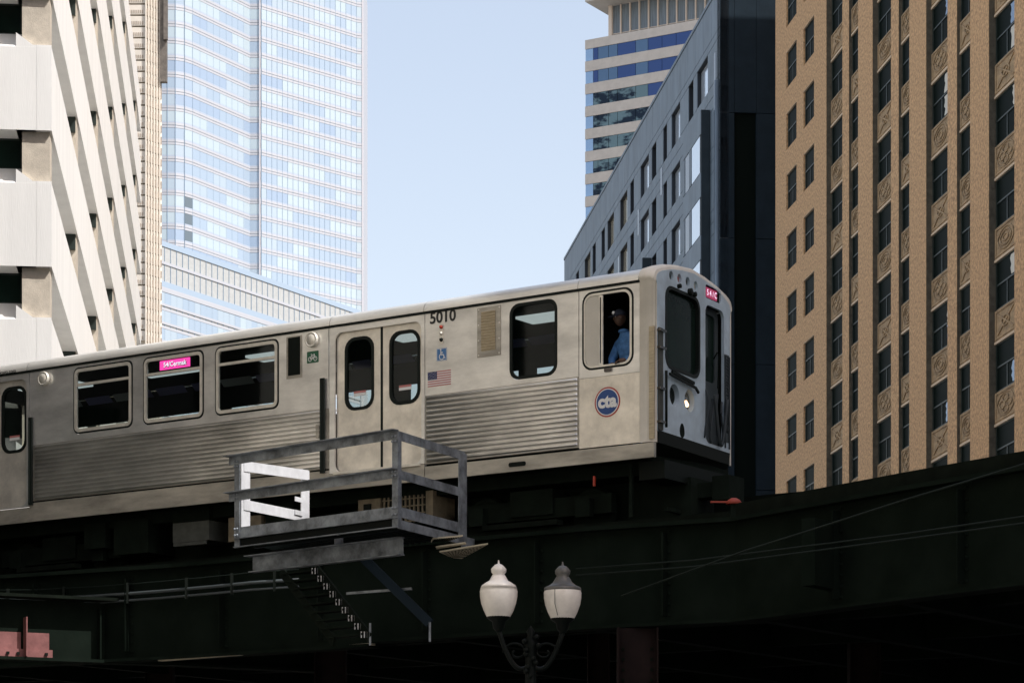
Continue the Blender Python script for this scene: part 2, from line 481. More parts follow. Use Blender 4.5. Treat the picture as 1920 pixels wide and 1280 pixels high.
# ------------------------------------------------------------------ glass tower
def glass_tower():
    t = thing('glass_tower', 'tall pale blue glass skyscraper with curved banded curtain wall', 'skyscraper', ((487 - 960) / 5000 * 622, 622, 0))
    ox, oy = t.location.x, t.location.y
    def along(px0, Y0, a, px):
        k0 = (px0 - 960) / 5000; k = (px - 960) / 5000
        return (k0 * Y0 - a * Y0) / (k - a)
    pts = []                                         # (px, Y) plan polyline vertices = mullions
    for px, Y in ((288, 600.5), (303, 600), (314, 600), (329, 600.2), (346, 601.2), (361, 603.2)): pts.append((px, Y))
    for px in (375, 388, 400, 412, 424, 435, 446, 457, 468.5): pts.append((px, along(361, 603.2, 0.56, px)))
    Yf = pts[-1][1]
    pts.append((487.5, Yf))
    r = 490.0
    right = []
    n = 18
    for i in range(n + 1):
        px = 490 + (668.5 - 490) * i / n
        right.append((px, along(490, Yf, 0.98, px)))
    right.append((680, right[-1][1] + 0.5))
    allp = pts + right
    P = [Vector(((px - 960) / 5000 * Y - ox, Y - oy, 0)) for px, Y in allp]
    fl = 3.79
    zmax = 1.7 + 1650 / 5000 * 650 + 8
    # core behind the curtain wall
    m = MB()
    cp = [p + Vector((-0.2, 0.8, 0)) for p in P] + [Vector((P[-1].x - 1, P[-1].y + 40, 0)), Vector((P[0].x, P[-1].y + 40, 0))]
    k = len(cp)
    m.add([(p.x, p.y, 0) for p in cp] + [(p.x, p.y, zmax + 2) for p in cp], [tuple(range(k))[::-1], tuple(range(k, 2 * k))] + [(i, (i + 1) % k, (i + 1) % k + k, i + k) for i in range(k)])
    m.build('core', 'tspan', t)
    z0 = 1.7 + (1650 - 600) / 5000 * 600 - 6
    rows = int((zmax - z0) / fl)
    rnd = random.Random(3)
    unit = {}
    for i in range(5):
        unit[i] = MB().box(0, 1, -0.1, 0.1, 0, 1).mesh('pane', 'tg%d' % i)
    extra = MB(); ecount = 0
    done = 0
    # column run pattern of lighter blinds
    light = {}
    for j in range(rows):
        c = 0
        while c < len(P) - 1:
            run = rnd.randint(2, 5)
            kind = rnd.choices([0, 1, 2, 3], [4, 3, 4, 1.2])[0]
            for q in range(run): light[(j, c + q)] = kind
            c += run
    for j in range(rows):
        zb = z0 + j * fl
        for i in range(len(P) - 1):
            if i == len(pts) - 1: continue
            a, b = P[i], P[i + 1]
            d = b - a; L = d.length; ang = math.atan2(d.y, d.x)
            kd = light[(j, i)]
            if i == len(P) - 2: kd = 2
            if 346 <= allp[i][0] < 360 and zb < 153 and zb > 143.5: kd = 4
            g0 = zb + 1.42; g1 = zb + fl - 0.05
            ypx = 1650 - (g0 - 1.7) / allp[i][1] * 5000
            if done < 300 and -35 < ypx < 480 and (i < 16 or (j % 2 == 0)):
                put('pane', unit[kd], t, (a.x, a.y, g0), (0, 0, ang), (L, 1, g1 - g0)); done += 1
            else:
                nrm = Vector((d.y, -d.x, 0)).normalized() * 0.1
                q = [a + nrm, b + nrm]
                extra.add([(q[0].x, q[0].y, g0), (q[1].x, q[1].y, g0), (q[1].x, q[1].y, g1), (q[0].x, q[0].y, g1)], [(0, 1, 2, 3)], kd)
    extra.build('pane', ['tg%d' % i for i in range(5)], t, kind='stuff')
    # spandrel bands per storey
    for j in range(rows + 1):
        zb = z0 + j * fl
        for nm, za, zc, off, mt in (('spandrel_band', 0.0, 0.5, 0.14, 'tspan'), ('spandrel_band', 0.62, 1.12, 0.14, 'tspan'), ('sill_line', 0.5, 0.62, 0.05, 'tspan2'), ('sill_line', 1.12, 1.42, 0.12, 'tspan2')):
            m = MB()
            for i in range(len(P) - 1):
                a, b = P[i], P[i + 1]
                d = (b - a); nrm = Vector((d.y, -d.x, 0)).normalized() * off
                m.add([(a.x + nrm.x, a.y + nrm.y, zb + za), (b.x + nrm.x, b.y + nrm.y, zb + za), (b.x + nrm.x, b.y + nrm.y, zb + zc), (a.x + nrm.x, a.y + nrm.y, zb + zc),
                       (a.x, a.y, zb + za), (b.x, b.y, zb + za)], [(0, 1, 2, 3), (4, 5, 1, 0)])
            m.build(nm, mt, t)
    for i, p in enumerate(P):
        wdt, out, mt = (0.10, 0.22, 'tfin')
        if i == len(pts) - 1 : wdt, out, mt = 0.3, 0.5, 'tfinw'
        if i == len(P) - 1: wdt, out, mt = 0.35, 0.3, 'tfinw'
        MB().box(p.x - wdt / 2, p.x + wdt / 2, p.y - out, p.y + 0.2, 60, zmax).build('fin', mt, t)
    # podium in front
    a = 0.55
    A = Vector(((285 - 960) / 5000 * 552, 552, 0)); Ye = (A.x - a * A.y) / ((674 - 960) / 5000 - a)
    B = Vector(((674 - 960) / 5000 * Ye, Ye, 0))
    A -= Vector((ox, oy, 0)); B -= Vector((ox, oy, 0))
    d = B - A; L = d.length; ang = math.atan2(d.y, d.x); nr = Vector((d.y, -d.x, 0)).normalized()
    Y3 = (A.x + ox - a * (A.y + oy)) / ((302 - 960) / 5000 - a)
    def ZP(py): return 1.7 + (1650 - py) / 5000 * Y3
    def strip(name, z0, z1, off, mt):
        m = MB(); p = A + nr * off; q = B + nr * off
        m.add([(p.x, p.y, z0), (q.x, q.y, z0), (q.x, q.y, z1), (p.x, p.y, z1), (A.x, A.y, z0), (B.x, B.y, z0), (B.x, B.y, z1), (A.x, A.y, z1)], [(0, 1, 2, 3), (4, 5, 1, 0), (3, 2, 6, 7)])
        m.build(name, mt, t)
    zt = ZP(451)
    m = MB(); e = B + Vector((-2, 22, 0)); g = A + Vector((-2, 30, 0))
    m.add([(A.x, A.y, 0), (B.x, B.y, 0), (e.x, e.y, 0), (g.x, g.y, 0), (A.x, A.y, zt), (B.x, B.y, zt), (e.x, e.y, zt), (g.x, g.y, zt)],
          [(0, 1, 5, 4), (1, 2, 6, 5), (2, 3, 7, 6), (3, 0, 4, 7), (4, 5, 6, 7)])
    m.build('podium_wall', 'tlouvre', t)
    strip('podium_band', zt - 1.1, zt, 0.2, 'tg0')
    strip('podium_band', ZP(494), ZP(489), 0.2, 'tspan')
    strip('podium_band', ZP(537), ZP(526), 0.2, 'tg0')
    strip('podium_band', ZP(546), ZP(537), 0.25, 'tspan')
    zz = ZP(546); sm = MB()
    npane = 38
    while zz > 95:
        for i in range(npane):
            p = A + d * (i / npane) + nr * 0.15; q = A + d * ((i + 1) / npane) + nr * 0.15
            sm.add([(p.x, p.y, zz - 2.4), (q.x, q.y, zz - 2.4), (q.x, q.y, zz), (p.x, p.y, zz)], [(0, 1, 2, 3)], rnd.choice([0, 0, 1, 1, 2]))
        strip('podium_band', zz - 3.8, zz - 3.3, 0.2, 'tspan')
        strip('podium_band', zz - 2.9, zz - 2.4, 0.2, 'tspan')
        zz -= 3.8
    sm.build('podium_pane', ['tg0', 'tg1', 'tg2'], t, kind='stuff')
    fin = MB().box(-0.04, 0.04, -0.15, 0.0, 60, zt).mesh('podium_fin', 'tfin')
    for i in range(npane + 1):
        p = A + d * (i / npane)
        put('podium_fin', fin, t, (p.x, p.y, 0), (0, 0, ang))
glass_tower()

# ------------------------------------------------------------------ banded tower
def banded_tower():
    Y0 = 445.0; k0 = (1097 - 960) / 5000; X0 = k0 * Y0
    dv = Vector((1.68, -1)).normalized()
    rz = math.atan2(dv.y, dv.x)
    t = thing('banded_tower', 'beige tower with dark blue ribbon windows above grey granite building', 'building', (X0, Y0, 0), rz)
    def Z(py): return 1.7 + (1650 - py) / 5000 * Y0
    L = 42.0; D = 25.0; e = 4.2
    ztop = Z(76)
    pitch = 3.755
    zc = Z(76)
    MB().box(0.25, L, 0.3, D, 0, ztop - 0.1).build('core', 'band', t)
    zg = Z(93)
    MB().box(0, L, 0, D, zg, ztop).build('spandrel_band', 'band', t)
    rnd = random.Random(5)
    for r_ in range(10):
        g1 = zg - r_ * pitch; g0 = g1 - 2.05
        MB().box(0, L, 0, D, g1 - pitch, g0).build('spandrel_band', 'band', t)
        x = 0.06; i = 0
        MB().box(0.12, L, 0.2, 0.28, g0, g1).build('window_back', 'joint', t)
        ws = [1.5, 0.9, 2.0, 1.7, 3.4, 2.3, 2.6, 2.6, 3.0, 3.0, 3.0, 3.0]
        for i, wv in enumerate(ws):
            if x > 26: break
            if r_ < 2: mt = ['bglass4', 'bglass', 'bglass2', 'bglass2', 'bglass', 'bglass2'][i] if i < 6 else 'bglass'
            elif r_ == 2: mt = ['bglass4', 'bglass3', 'bglass3', 'bglass3', 'bglass3', 'bglass3', 'bglass'][i] if i < 7 else 'bglass'
            else: mt = 'bglass4' if i == 0 else 'bglass3'
            MB().box(x, x + wv - 0.08, 0.08, 0.18, g0 + 0.05, g1 - 0.05).build('window_pane', mt, t)
            x += wv
        MB().box(x, L, 0.08, 0.18, g0 + 0.05, g1 - 0.05).build('window_pane', 'bglass', t)
        MB().box(0.05, 0.12, 0.1, D - 1, g0 + 0.05, g1 - 0.05).build('window_pane', 'bglass2', t)
    # recessed penthouse storey and block above
    zu = Z(4)
    MB().box(2.6, L, e + 0.2, D - 2, ztop, zu).build('penthouse_glass', 'curtain', t)
    MB().box(2.3, 2.9, e - 0.3, e + 0.3, ztop, zu).build('penthouse_column', 'bandw', t)
    for i in range(16):
        x = 4.4 + i * 1.75
        MB().box(x, x + 0.2, e - 0.12, e + 0.2, ztop, zu).build('penthouse_mullion', 'bandw', t)
    MB().box(2.6, L, e - 0.02, e + 0.2, ztop + 1.6, ztop + 1.72).build('penthouse_rail', 'bandw', t)
    MB().box(2.6, L, e - 0.02, e + 0.2, ztop, ztop + 1.5).build('penthouse_spandrel', 'bglass2', t)
    MB().box(0, L, 0, D, zu, zu + 10).build('upper_block', 'band', t)
banded_tower()

# ------------------------------------------------------------------ blue-grey granite building
def granite_building():
    a = -0.1124; Lk = math.hypot(a, 1)
    Yc = 174.0; Xc = 13.57
    ang = math.atan2(1, a)                           # local x runs away along the street face, local +y outward
    t = thing('granite_building', 'blue grey granite office building with small square windows behind the train', 'building', (Xc, Yc, 0), ang)
    def Yk(px): return (Xc - a * Yc) / ((px - 960) / 5000 - a)
    def D(px): return (Yk(px) - Yc) * Lk
    top = 60.0
    END = D(1058)
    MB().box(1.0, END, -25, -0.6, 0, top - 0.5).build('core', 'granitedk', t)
    # big windows (left edge px = far side, right edge = near side) and narrow windows
    big = [(1307, 1327), (1259, 1275), (1201, 1216.5), (1162.7, 1176), (1139, 1151), (1096, 1107)]
    nar = [(1291, 1300), (1243.6, 1250.5), (1222, 1230.5), (1181.7, 1188.5), (1127.7, 1134), (1111, 1117), (1080, 1085.5), (1066, 1069)]
    # along-face intervals, near to far
    def iv(l): return sorted([(D(b), D(c)) for c, b in l])
    cols = sorted([(x0, x1, 'b') for x0, x1 in iv(big)] + [(x0, x1, 'n') for x0, x1 in iv(nar)])
    # remove overlaps
    cc = []
    for c in cols:
        if cc and c[0] < cc[-1][1] + 0.3: c = (cc[-1][1] + 0.3, max(c[1], cc[-1][1] + 0.8), c[2])
        cc.append(c)
    cols = cc
    rows = []
    zt = 56.85
    while zt > 14:
        rows.append(zt); zt -= 4.15
    top_edge = top - 0.0
    # horizontal bands between rows: one panel per column interval
    edges = [0.0]
    for x0, x1, kd in cols: edges += [x0, x1]
    edges.append(END)
    jb = MB()
    def panel(x0, x1, z0, z1, y0=-0.05, y1=0.0, nm='granite_panel', mt='granite'):
        g = 0.022
        jb.box(x0, x1, -0.58, -0.055, z0, z1)
        return MB().box(x0 + g, x1 - g, y0, y1, z0 + g, z1 - g).build(nm, mt, t)
    MB().box(0.05, END - 0.05, -0.62, -0.03, 0, top - 0.2).v  # (joint backing is the core below)
    MB().box(0.03, END - 0.03, -0.66, -0.61, 0, top - 0.1).build('joint_backing', 'joint', t)
    # parapet panels
    nx = 26
    ex = [END * i / nx for i in range(nx + 1)]
    for i in range(nx):
        panel(ex[i], ex[i + 1], rows[0] + 0.55, top)
    MB().box(0, END, -0.8, 0.06, top, top + 0.22).build('parapet_cap', 'granite', t)
    for r_, zt in enumerate(rows):
        zb = zt - 2.5
        znext = rows[r_ + 1] if r_ + 1 < len(rows) else 0
        # band above windows
        for i in range(len(edges) - 1):
            x0, x1 = edges[i], edges[i + 1]
            solid = (i % 2 == 0)
            if solid:
                panel(x0, x1, zb, zt)
            panel(x0, x1, zt, zt + 0.55 if r_ == 0 else zt + 0.82)
            panel(x0, x1, znext + 0.82, zb)
        if r_ > 8: continue
        for x0, x1, kd in cols:
            wn = MB().box(x0, x1, -0.60, -0.30, zb, zt).build('window', 'joint', t)
            m = MB()
            mt = 'graniteglass' if kd == 'b' else 'graniteglassdk'
            if kd == 'b' and x0 > D(1180) : mt = 'graniteglass2'
            MB().box(x0 + 0.05, x1 - 0.05, -0.295, -0.285, zb + 0.05, zt - 0.05).build('pane', mt, wn)
    # projecting oriel bays with dark near sides
    for (pa, pb, zt_) in ((1298, 1332, 52.9), (1206, 1222, 48.6), (1141, 1154, 49.0)):
        x0 = D(pb); x1 = D(pa); p = 0.62 * (Yk(pb) / 180)
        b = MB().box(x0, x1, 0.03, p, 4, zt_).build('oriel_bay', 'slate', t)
        z = zt_
        while z > 10:
            MB().box(x0 + 0.02, x1 - 0.02, p, p + 0.05, z - 1.62, z - 0.03).build('granite_panel', 'granite', b)
            MB().box(x0 + (x1 - x0) * 0.06, x0 + (x1 - x0) * 0.5, p + 0.005, p + 0.03, z - 4.1, z - 1.66).build('pane', 'graniteglass', b)
            MB().box(x0 + (x1 - x0) * 0.53, x0 + (x1 - x0) * 0.64, p, p + 0.05, z - 4.1, z - 1.66).build('granite_panel', 'granite', b)
            MB().box(x0 + (x1 - x0) * 0.66, x1 - (x1 - x0) * 0.12, p + 0.005, p + 0.02, z - 4.1, z - 1.66).build('pane', 'graniteglassdk', b)
            MB().box(x1 - (x1 - x0) * 0.1, x1 - 0.02, p, p + 0.05, z - 4.1, z - 1.66).build('granite_panel', 'granite', b)
            z -= 4.15
    jb.build('jamb_backing', 'joint', t)
    # thin dark strips painting the shadow edges of the projections
    for px, z0, z1 in ((1340.5, 20, 56.2), (1240, 52.2, 54.2), (1197, 51.8, 53.8), (1160, 50.5, 52.5)):
        MB().box(D(px) - 0.35, D(px) + 0.25, 0.005, 0.02, z0, z1).build('slot', 'graniteglassdk', t)
    # corner mouldings
    MB().tube([(0.45, 0.12, 4), (0.45, 0.12, top - 6)], 0.16, 10).build('corner_moulding', 'granite', t)
    # flank facing the viewer: dark cladding panels (local -x is towards the viewer)
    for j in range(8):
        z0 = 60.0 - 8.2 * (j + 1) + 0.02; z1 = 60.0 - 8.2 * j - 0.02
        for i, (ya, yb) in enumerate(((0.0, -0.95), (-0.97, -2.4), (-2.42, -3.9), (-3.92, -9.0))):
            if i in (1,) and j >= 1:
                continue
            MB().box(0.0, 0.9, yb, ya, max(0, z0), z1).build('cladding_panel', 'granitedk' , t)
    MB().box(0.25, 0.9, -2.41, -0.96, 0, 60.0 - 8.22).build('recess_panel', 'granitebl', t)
granite_building()

# ------------------------------------------------------------------ tan art deco building (right)
def deco_building():
    a = -0.1204; c = 36.15; Lk = math.hypot(a, 1)
    def Yk(px): return c / ((px - 960) / 5000 - a)
    Y0 = Yk(1454.0)
    X0 = c + a * Y0
    dv = Vector((-a, -1))                            # local x runs towards the viewer, local -y outward
    ang = math.atan2(dv.y, dv.x)
    t = thing('deco_building', 'tan sandstone office building with dark window columns and carved panels', 'building', (X0, Y0, 0), ang)
    def D(px): return (Y0 - Yk(px)) * Lk
    top = 75.0
    zs = [53.42 - 3.71 * n for n in range(-1, 11)]
    H = 2.2
    P = 0.27; Q = 0.17                               # depth of recess behind main piers
    near_end = D(1920) + 26
    # window bays (px left, px right) in the recessed part; walls between
    w12 = [(1474.4, 1493.5), (1506.6, 1526.3)]
    bays = [(1557.1, 1575.5), (1592.6, 1609), (1645, 1666.4), (1686, 1705), (1746.8, 1772), (1795.3, 1819), (1866, 1897)]
    mains = [(1526.3, 1549.3), (1609, 1635.9), (1705, 1736.3), (1819, 1854)]
    minors = [(1575.5, 1587.6), (1666.4, 1680.5), (1772, 1789.4), (1897, 1914)]
    xs0 = D(1549.3)
    # core
    MB().box(0.3, near_end, 0.9, 24, 0, top).build('core', 'darkwall', t)
    # left flat part with punched windows
    xe = [0.0, D(1474.4), D(1493.5), D(1506.6), D(1526.3), D(1549.3)]
    for i in (0, 2, 4):
        MB().box(xe[i], xe[i + 1], 0, 0.9, 0, top).build('pier', 'sandstone', t)
    MB().box(0.0, 0.29, 0.9, 24, 0, top).build('return_wall', 'sandstone', t)
    wcol = [(xe[1], xe[2], 0.0, 0.10, False), (xe[3], xe[4], 0.0, 0.10, False)]
    gap = 0.004
    left_edges = [1549.3, 1587.6, 1635.9, 1680.5, 1736.3, 1789.4, 1854]
    right_edges = [1575.5, 1609, 1666.4, 1705, 1772, 1819, 1897]
    for i, (pl_, pr_) in enumerate(zip(left_edges, right_edges)):
        x0, x1 = D(pl_) + 0.021, D(pr_)
        wcol.append((x0, x1, P, P + 0.05, True))
    # extend repeating rhythm beyond the frame
    x = D(1914) + 0.5
    more = []
    while x < near_end - 8:
        more.append((x + 0.4, x + 2.2)); more.append((x + 3.0, x + 4.8)); x += 7.0
    for (pa, pb) in mains:
        MB().box(D(pa), D(pb), 0, 0.9, 0, top).build('pier', 'sandstone', t) if pa != 1526.3 else None
    for (pa, pb) in minors:
        MB().box(D(pa), D(pb), 0.12, 0.9, 0, top).build('pier', 'sandstone', t)
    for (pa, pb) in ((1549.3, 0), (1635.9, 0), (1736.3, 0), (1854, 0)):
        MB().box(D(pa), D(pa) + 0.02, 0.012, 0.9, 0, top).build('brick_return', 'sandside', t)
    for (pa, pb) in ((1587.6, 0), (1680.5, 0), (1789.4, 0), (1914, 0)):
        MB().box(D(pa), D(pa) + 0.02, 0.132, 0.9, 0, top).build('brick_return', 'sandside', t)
    xa = D(1914) + 0.021
    for k, (x0, x1) in enumerate(more):
        MB().box(xa, x0, P if k % 2 else 0.02, 0.9, 0, top).build('pier', 'sandstone', t)
        xa = x1
    MB().box(xa, near_end, 0, 0.9, 0, top).build('pier', 'sandstone', t)
    for x0, x1 in more: wcol.append((x0, x1, P, P + 0.06, None))
    # carved spandrel meshes, three designs on a unit panel
    def ring(m, cx, cz, r, wv=0.05, n=14):
        pr = []
        for j in range(n + 1):
            th = 2 * math.pi * j / n
            pr.append((cx + r * math.cos(th), -0.028, cz + r * math.sin(th)))
        m.tube(pr, wv, 4, cap=False)
    designs = []
    for kd in range(3):
        m = MB()
        m.box(0, 1, 0, 0.12, 0, 1)
        for (b0, b1, b2, b3) in ((0.04, 0.96, 0.05, 0.1), (0.04, 0.96, 0.9, 0.95), (0.04, 0.09, 0.1, 0.9), (0.91, 0.96, 0.1, 0.9)):
            m.box(b0, b1, -0.035, -0.0005, b2, b3)
        if kd == 0:
            for r_ in (0.34, 0.23, 0.11): ring(m, 0.5, 0.5, r_, 0.022)
        elif kd == 1:
            m.bar((0.14, -0.02, 0.16), (0.86, -0.02, 0.84), 0.04, 0.05, up=(0, 1, 0)); m.bar((0.14, -0.021, 0.84), (0.86, -0.021, 0.16), 0.04, 0.05, up=(0, 1, 0))
            ring(m, 0.5, 0.5, 0.16, 0.025)
        else:
            for cx, cz in ((0.35, 0.5), (0.65, 0.5), (0.5, 0.32), (0.5, 0.68)): ring(m, cx, cz, 0.12, 0.02, 10)
            ring(m, 0.5, 0.5, 0.37, 0.02)
        designs.append(m.mesh('spandrel_panel', 'sandrelief'))
    frame = {}
    uf = MB()
    uf.box(0, 1, 0.0, 0.06, 0, 0.03); uf.box(0, 1, 0.0, 0.06, 0.97, 1); uf.box(0, 0.05, 0, 0.06, 0.03, 0.97); uf.box(0.95, 1, 0, 0.06, 0.03, 0.97)
    uf.box(0.05, 0.95, -0.015, 0.06, 0.49, 0.525); uf.box(0.485, 0.515, 0.0, 0.055, 0.03, 0.49)
    uframe = uf.mesh('window', 'winframe')
    upane = MB().box(0.05, 0.95, 0.03, 0.045, 0.035, 0.485).mesh('pane', 'decoglass')
    upane2 = MB().box(0.05, 0.95, 0.02, 0.04, 0.53, 0.965).mesh('pane', 'decoglass')
    uedge = MB().box(0, 1, -0.03, 0.3, 0, 1).mesh('sill', 'sandsill')  # pale strip painting bounce light on the spandrel underside
    zlo, zhi = 14.0, 62.0
    rnd = random.Random(9)
    for ci, (x0, x1, yf, yw, carved) in enumerate(wcol):
        far = carved is None
        for zi, zb in enumerate(zs):
            zt = zb + H
            if not far:
                wn = put('window', uframe, t, (x0, yw, zb), None, (x1 - x0, 1, H))
                put('pane', upane, wn); put('pane', upane2, wn)
                if carved and ci >= 6 and rnd.random() < 0.55:  # pale strips painting wavy reflections on the panes
                    f0 = rnd.uniform(0.5, 0.72)
                    for (za, zb_) in ((0.55, 0.95), (0.05, 0.47)):
                        if rnd.random() < 0.3: continue
                        n_ = 7; m = MB(); vs_ = []
                        for q in range(n_):
                            zq = za + (zb_ - za) * q / (n_ - 1)
                            vs_ += [(max(0.08, f0 + 0.12 + rnd.uniform(-0.035, 0.035)), 0.012, zq), (0.08, 0.012, zq)]
                        m.add([(1 - v_[0] if k_ % 2 == 0 else 0.05, v_[1], v_[2]) for k_, v_ in enumerate(vs_)], [(2 * q, 2 * q + 1, 2 * q + 3, 2 * q + 2) for q in range(n_ - 1)])
                        b_ = m.build('curtain', 'pale' if rnd.random() < 0.6 else 'bglass2', wn)  # pale pieces painting reflections on the pane
                        b_.location = (1.0, 0, 0); b_.scale = (-1, 1, 1)
                if carved is False:
                    MB().box(x0, x1, yf, 0.9, zt, zb + 3.71).build('wall_panel', 'sandstone', t)
                else:
                    put('spandrel_panel', designs[(zi + ci * 2) % 3], t, (x0 + 0.003, yf, zt + 0.10), None, (x1 - x0 - 0.006, 1, 1.40))
                put('sill', uedge, t, (x0, yf, zt + 0.012 - 0.03), None, (x1 - x0, 1, 0.11)) if carved else put('sill', uedge, t, (x0 + 0.01, yf + 0.035, zt - 0.03), None, (x1 - x0 - 0.02, 1, 0.028))
            else:
                MB().box(x0, x1, yf, 0.9, zt, zb + 3.71).build('wall_panel', 'sandstone', t)
        zl = zs[-1]
        MB().box(x0, x1, yf + 0.002, 0.9, 0, zl).build('wall_panel', 'sandstone', t)
        MB().box(x0, x1, yf + 0.002, 0.9, zs[0] + 3.71, top).build('wall_panel', 'sandstone', t)
deco_building()

# ------------------------------------------------------------------ the train
TH = math.atan2(-0.562, 0.827)
ZR = 7.05
RL = dict()
train = thing('train_car', 'silver stainless steel elevated train car with fluted sides and pink destination sign', 'train', (1.92, 40.0, ZR), TH)
train['_zb'] = ZR
T = train
def prof():
    half = [(0, 8.26), (0, 10.68), (-0.03, 10.70), (-0.03, 10.75), (0.005, 10.82), (0.07, 10.865), (0.2, 10.91), (0.5, 10.985), (0.9, 11.045), (1.35, 11.08)]
    return half + [(2.7 - x, z) for x, z in half[-2::-1]]
PR = prof()
def train_body():
    x0 = -15.2
    # roof shell
    m = MB(); pr = PR[2:-2]; n = len(pr)
    segs = [x0, -12.66, -5.88, -3.99, -1.09, -0.006]
    for a, b in zip(segs, segs[1:]):
        m = MB()
        vs = [(a + 0.004, y, z) for y, z in pr] + [(b - 0.004, y, z) for y, z in pr]
        m.add(vs, [(i, i + 1, n + i + 1, n + i) for i in range(n - 1)], 0, True)
        m.build('roof_panel', 'roof', T)
    MB().box(x0, -0.01, -0.022, 0.02, 10.665, 10.70).build('gutter_seal', 'rubber', T)  # dark strip painting the shadow line under the roof edge
    # end shell (rounded cab end)
    def ring(s0, sk, ins, dz=0.0):
        out = []
        for y, z in PR:
            cy = 1.35; cz = 9.6
            yy = cy + (y - cy) * (1 - ins / 1.35); zz = z if z < 8.3 else z - ins * max(0, (z - cz)) / 1.5 + dz * max(0, (z - 10.6)) / 0.5
            out.append((s0 - sk * yy, yy, zz))
        return out
    rings = [ring(0.0, 0.0, 0, 0.0), ring(0.004, 0.0, -0.012, 0.01), ring(0.11, 0.03, -0.012, 0.03), ring(0.20, 0.065, 0.006, 0.03), ring(0.245, 0.078, 0.035, 0.03), ring(0.262, 0.08, 0.075, 0.02)]
    m = MB(); n = len(PR)
    for i in range(len(rings) - 1):
        m.add(rings[i] + rings[i + 1], [(j, j + 1, n + j + 1, n + j) for j in range(n - 1)], 0, True)
    m.build('cab_end_shell', 'corner', T)
    # front mask with openings, on the slightly skewed front plane
    outer = [(1.35 + (y - 1.35) * (1 - 0.07 / 1.35), (z if z < 8.3 else z - 0.07 * max(0, z - 9.6) / 1.5 + 0.02 * max(0, (z - 10.6)) / 0.5)) for y, z in PR]
    outer[0] = (outer[0][0], 8.44); outer[-1] = (outer[-1][0], 8.44)
    outer = [p for i, p in enumerate(outer) if i not in (2, len(outer) - 3)]
    fn = lambda y, z, d: (0.262 - 0.08 * y + d, y, z)
    ws = rr(0.36, 1.52, 9.44, 10.66, 0.2)
    dr = rr(1.74, 2.42, 8.50, 10.64, 0.13)
    sg = rr(1.75, 2.30, 10.74, 10.95, 0.04)
    holes = [ws, dr, sg]
    tops = [(0.55, 10.84), (0.83, 10.85), (1.12, 10.86), (1.40, 10.85)]
    lows = [(0.66, 9.05), (1.18, 9.05)]
    for c in tops: holes.append(circ(c[0], c[1], 0.072))
    for c in lows: holes.append(circ(c[0], c[1], 0.17))
    me = plate(outer, holes, -0.05, 0.0, 'mask', lambda x, z, d: fn(x, z, d))
    put('front_mask', me, T)
    # windscreen
    g = put('windscreen', plate(rr(0.33, 1.55, 9.41, 10.69, 0.2), [], -0.075, -0.055, 'winglass', fn), T)
    put('windscreen_gasket', plate(rr(0.34, 1.54, 9.42, 10.68, 0.2), [rr(0.39, 1.49, 9.47, 10.63, 0.17)], -0.05, 0.012, 'rubber', fn), T)
    # end door
    dd = put('end_door', plate(rr(1.72, 2.44, 8.48, 10.66, 0.13), [rr(1.84, 2.32, 9.5, 10.55, 0.08)], -0.16, -0.12, 'door', fn), T)
    dd.data.materials[0] = M['darkdoor']
    put('door_pane', plate(rr(1.82, 2.34, 9.48, 10.57, 0.08), [], -0.15, -0.14, 'winglass', fn), dd, (0, 0, 0))
    m = MB(); m.tube([fn(2.12, 9.85, -0.04), fn(2.13, 9.95, 0.02), fn(2.19, 9.93, 0.02), fn(2.2, 9.4, 0.0)], 0.014, 6)
    m.build('door_handle', 'black', T)
    # destination sign front
    sb = put('destination_sign', plate(rr(1.73, 2.32, 10.72, 10.97, 0.04), [], -0.05, -0.03, 'black', fn), T)
    put('sign_display', plate(rr(1.80, 2.20, 10.765, 10.92, 0.01), [], -0.028, -0.02, 'pinkdark', fn), sb)
    for i, ch in enumerate('54/C'):
        me = textmesh(ch, 0.13, 'disptext', 0.002)
        for v in me.vertices: x, y, z = v.co; v.co = fn(x + 1.86 + i * 0.095, z + 10.84, -0.014)
        put('sign_text', me, sb)
    # lamps
    for i, c in enumerate(tops + lows):
        r_ = 0.072 if i < 4 else 0.17
        dpt = 0.09 if i < 4 else 0.15
        m = MB(); n = 20; vs = []
        prof_ = [(r_, 0.0), (r_ * 0.97, -dpt * 0.5), (r_ * 0.8, -dpt * 0.85), (r_ * 0.5, -dpt), (0.002, -dpt * 1.05)]
        for rad, d in prof_:
            for j in range(n):
                th = 2 * math.pi * j / n
                vs.append(fn(c[0] + rad * math.cos(th), c[1] + rad * math.sin(th), d))
        m.add(vs, [(a * n + j, a * n + (j + 1) % n, (a + 1) * n + (j + 1) % n, (a + 1) * n + j) for a in range(len(prof_) - 1) for j in range(n)], 0, True)
        hl = m.build('headlight' if i >= 4 else 'marker_light', 'mask' if i != 4 else 'mask', T)
        mt = ['black', 'redlens', 'black', 'amberlens', 'black', 'chrome'][i]
        m = MB(); vs = []
        lp = [(0.90 * r_, -dpt * 0.60), (0.80 * r_, -dpt * 0.45), (0.4 * r_, -dpt * 0.38), (0.002, -dpt * 0.36)]
        for rad, d in lp:
            for j in range(n):
                th = 2 * math.pi * j / n
                vs.append(fn(c[0] + rad * math.cos(th), c[1] + rad * math.sin(th), d))
        m.add(vs, [(a * n + j, a * n + (j + 1) % n, (a + 1) * n + (j + 1) % n, (a + 1) * n + j) for a in range(len(lp) - 1) for j in range(n)], 0, True)
        m.build('lens', mt, hl)
        if i == 5:
            MB().bar(fn(1.12, 9.03, -0.045), fn(1.20, 8.98, -0.045), 0.03, 0.05).build('bulb', 'headlit', hl)
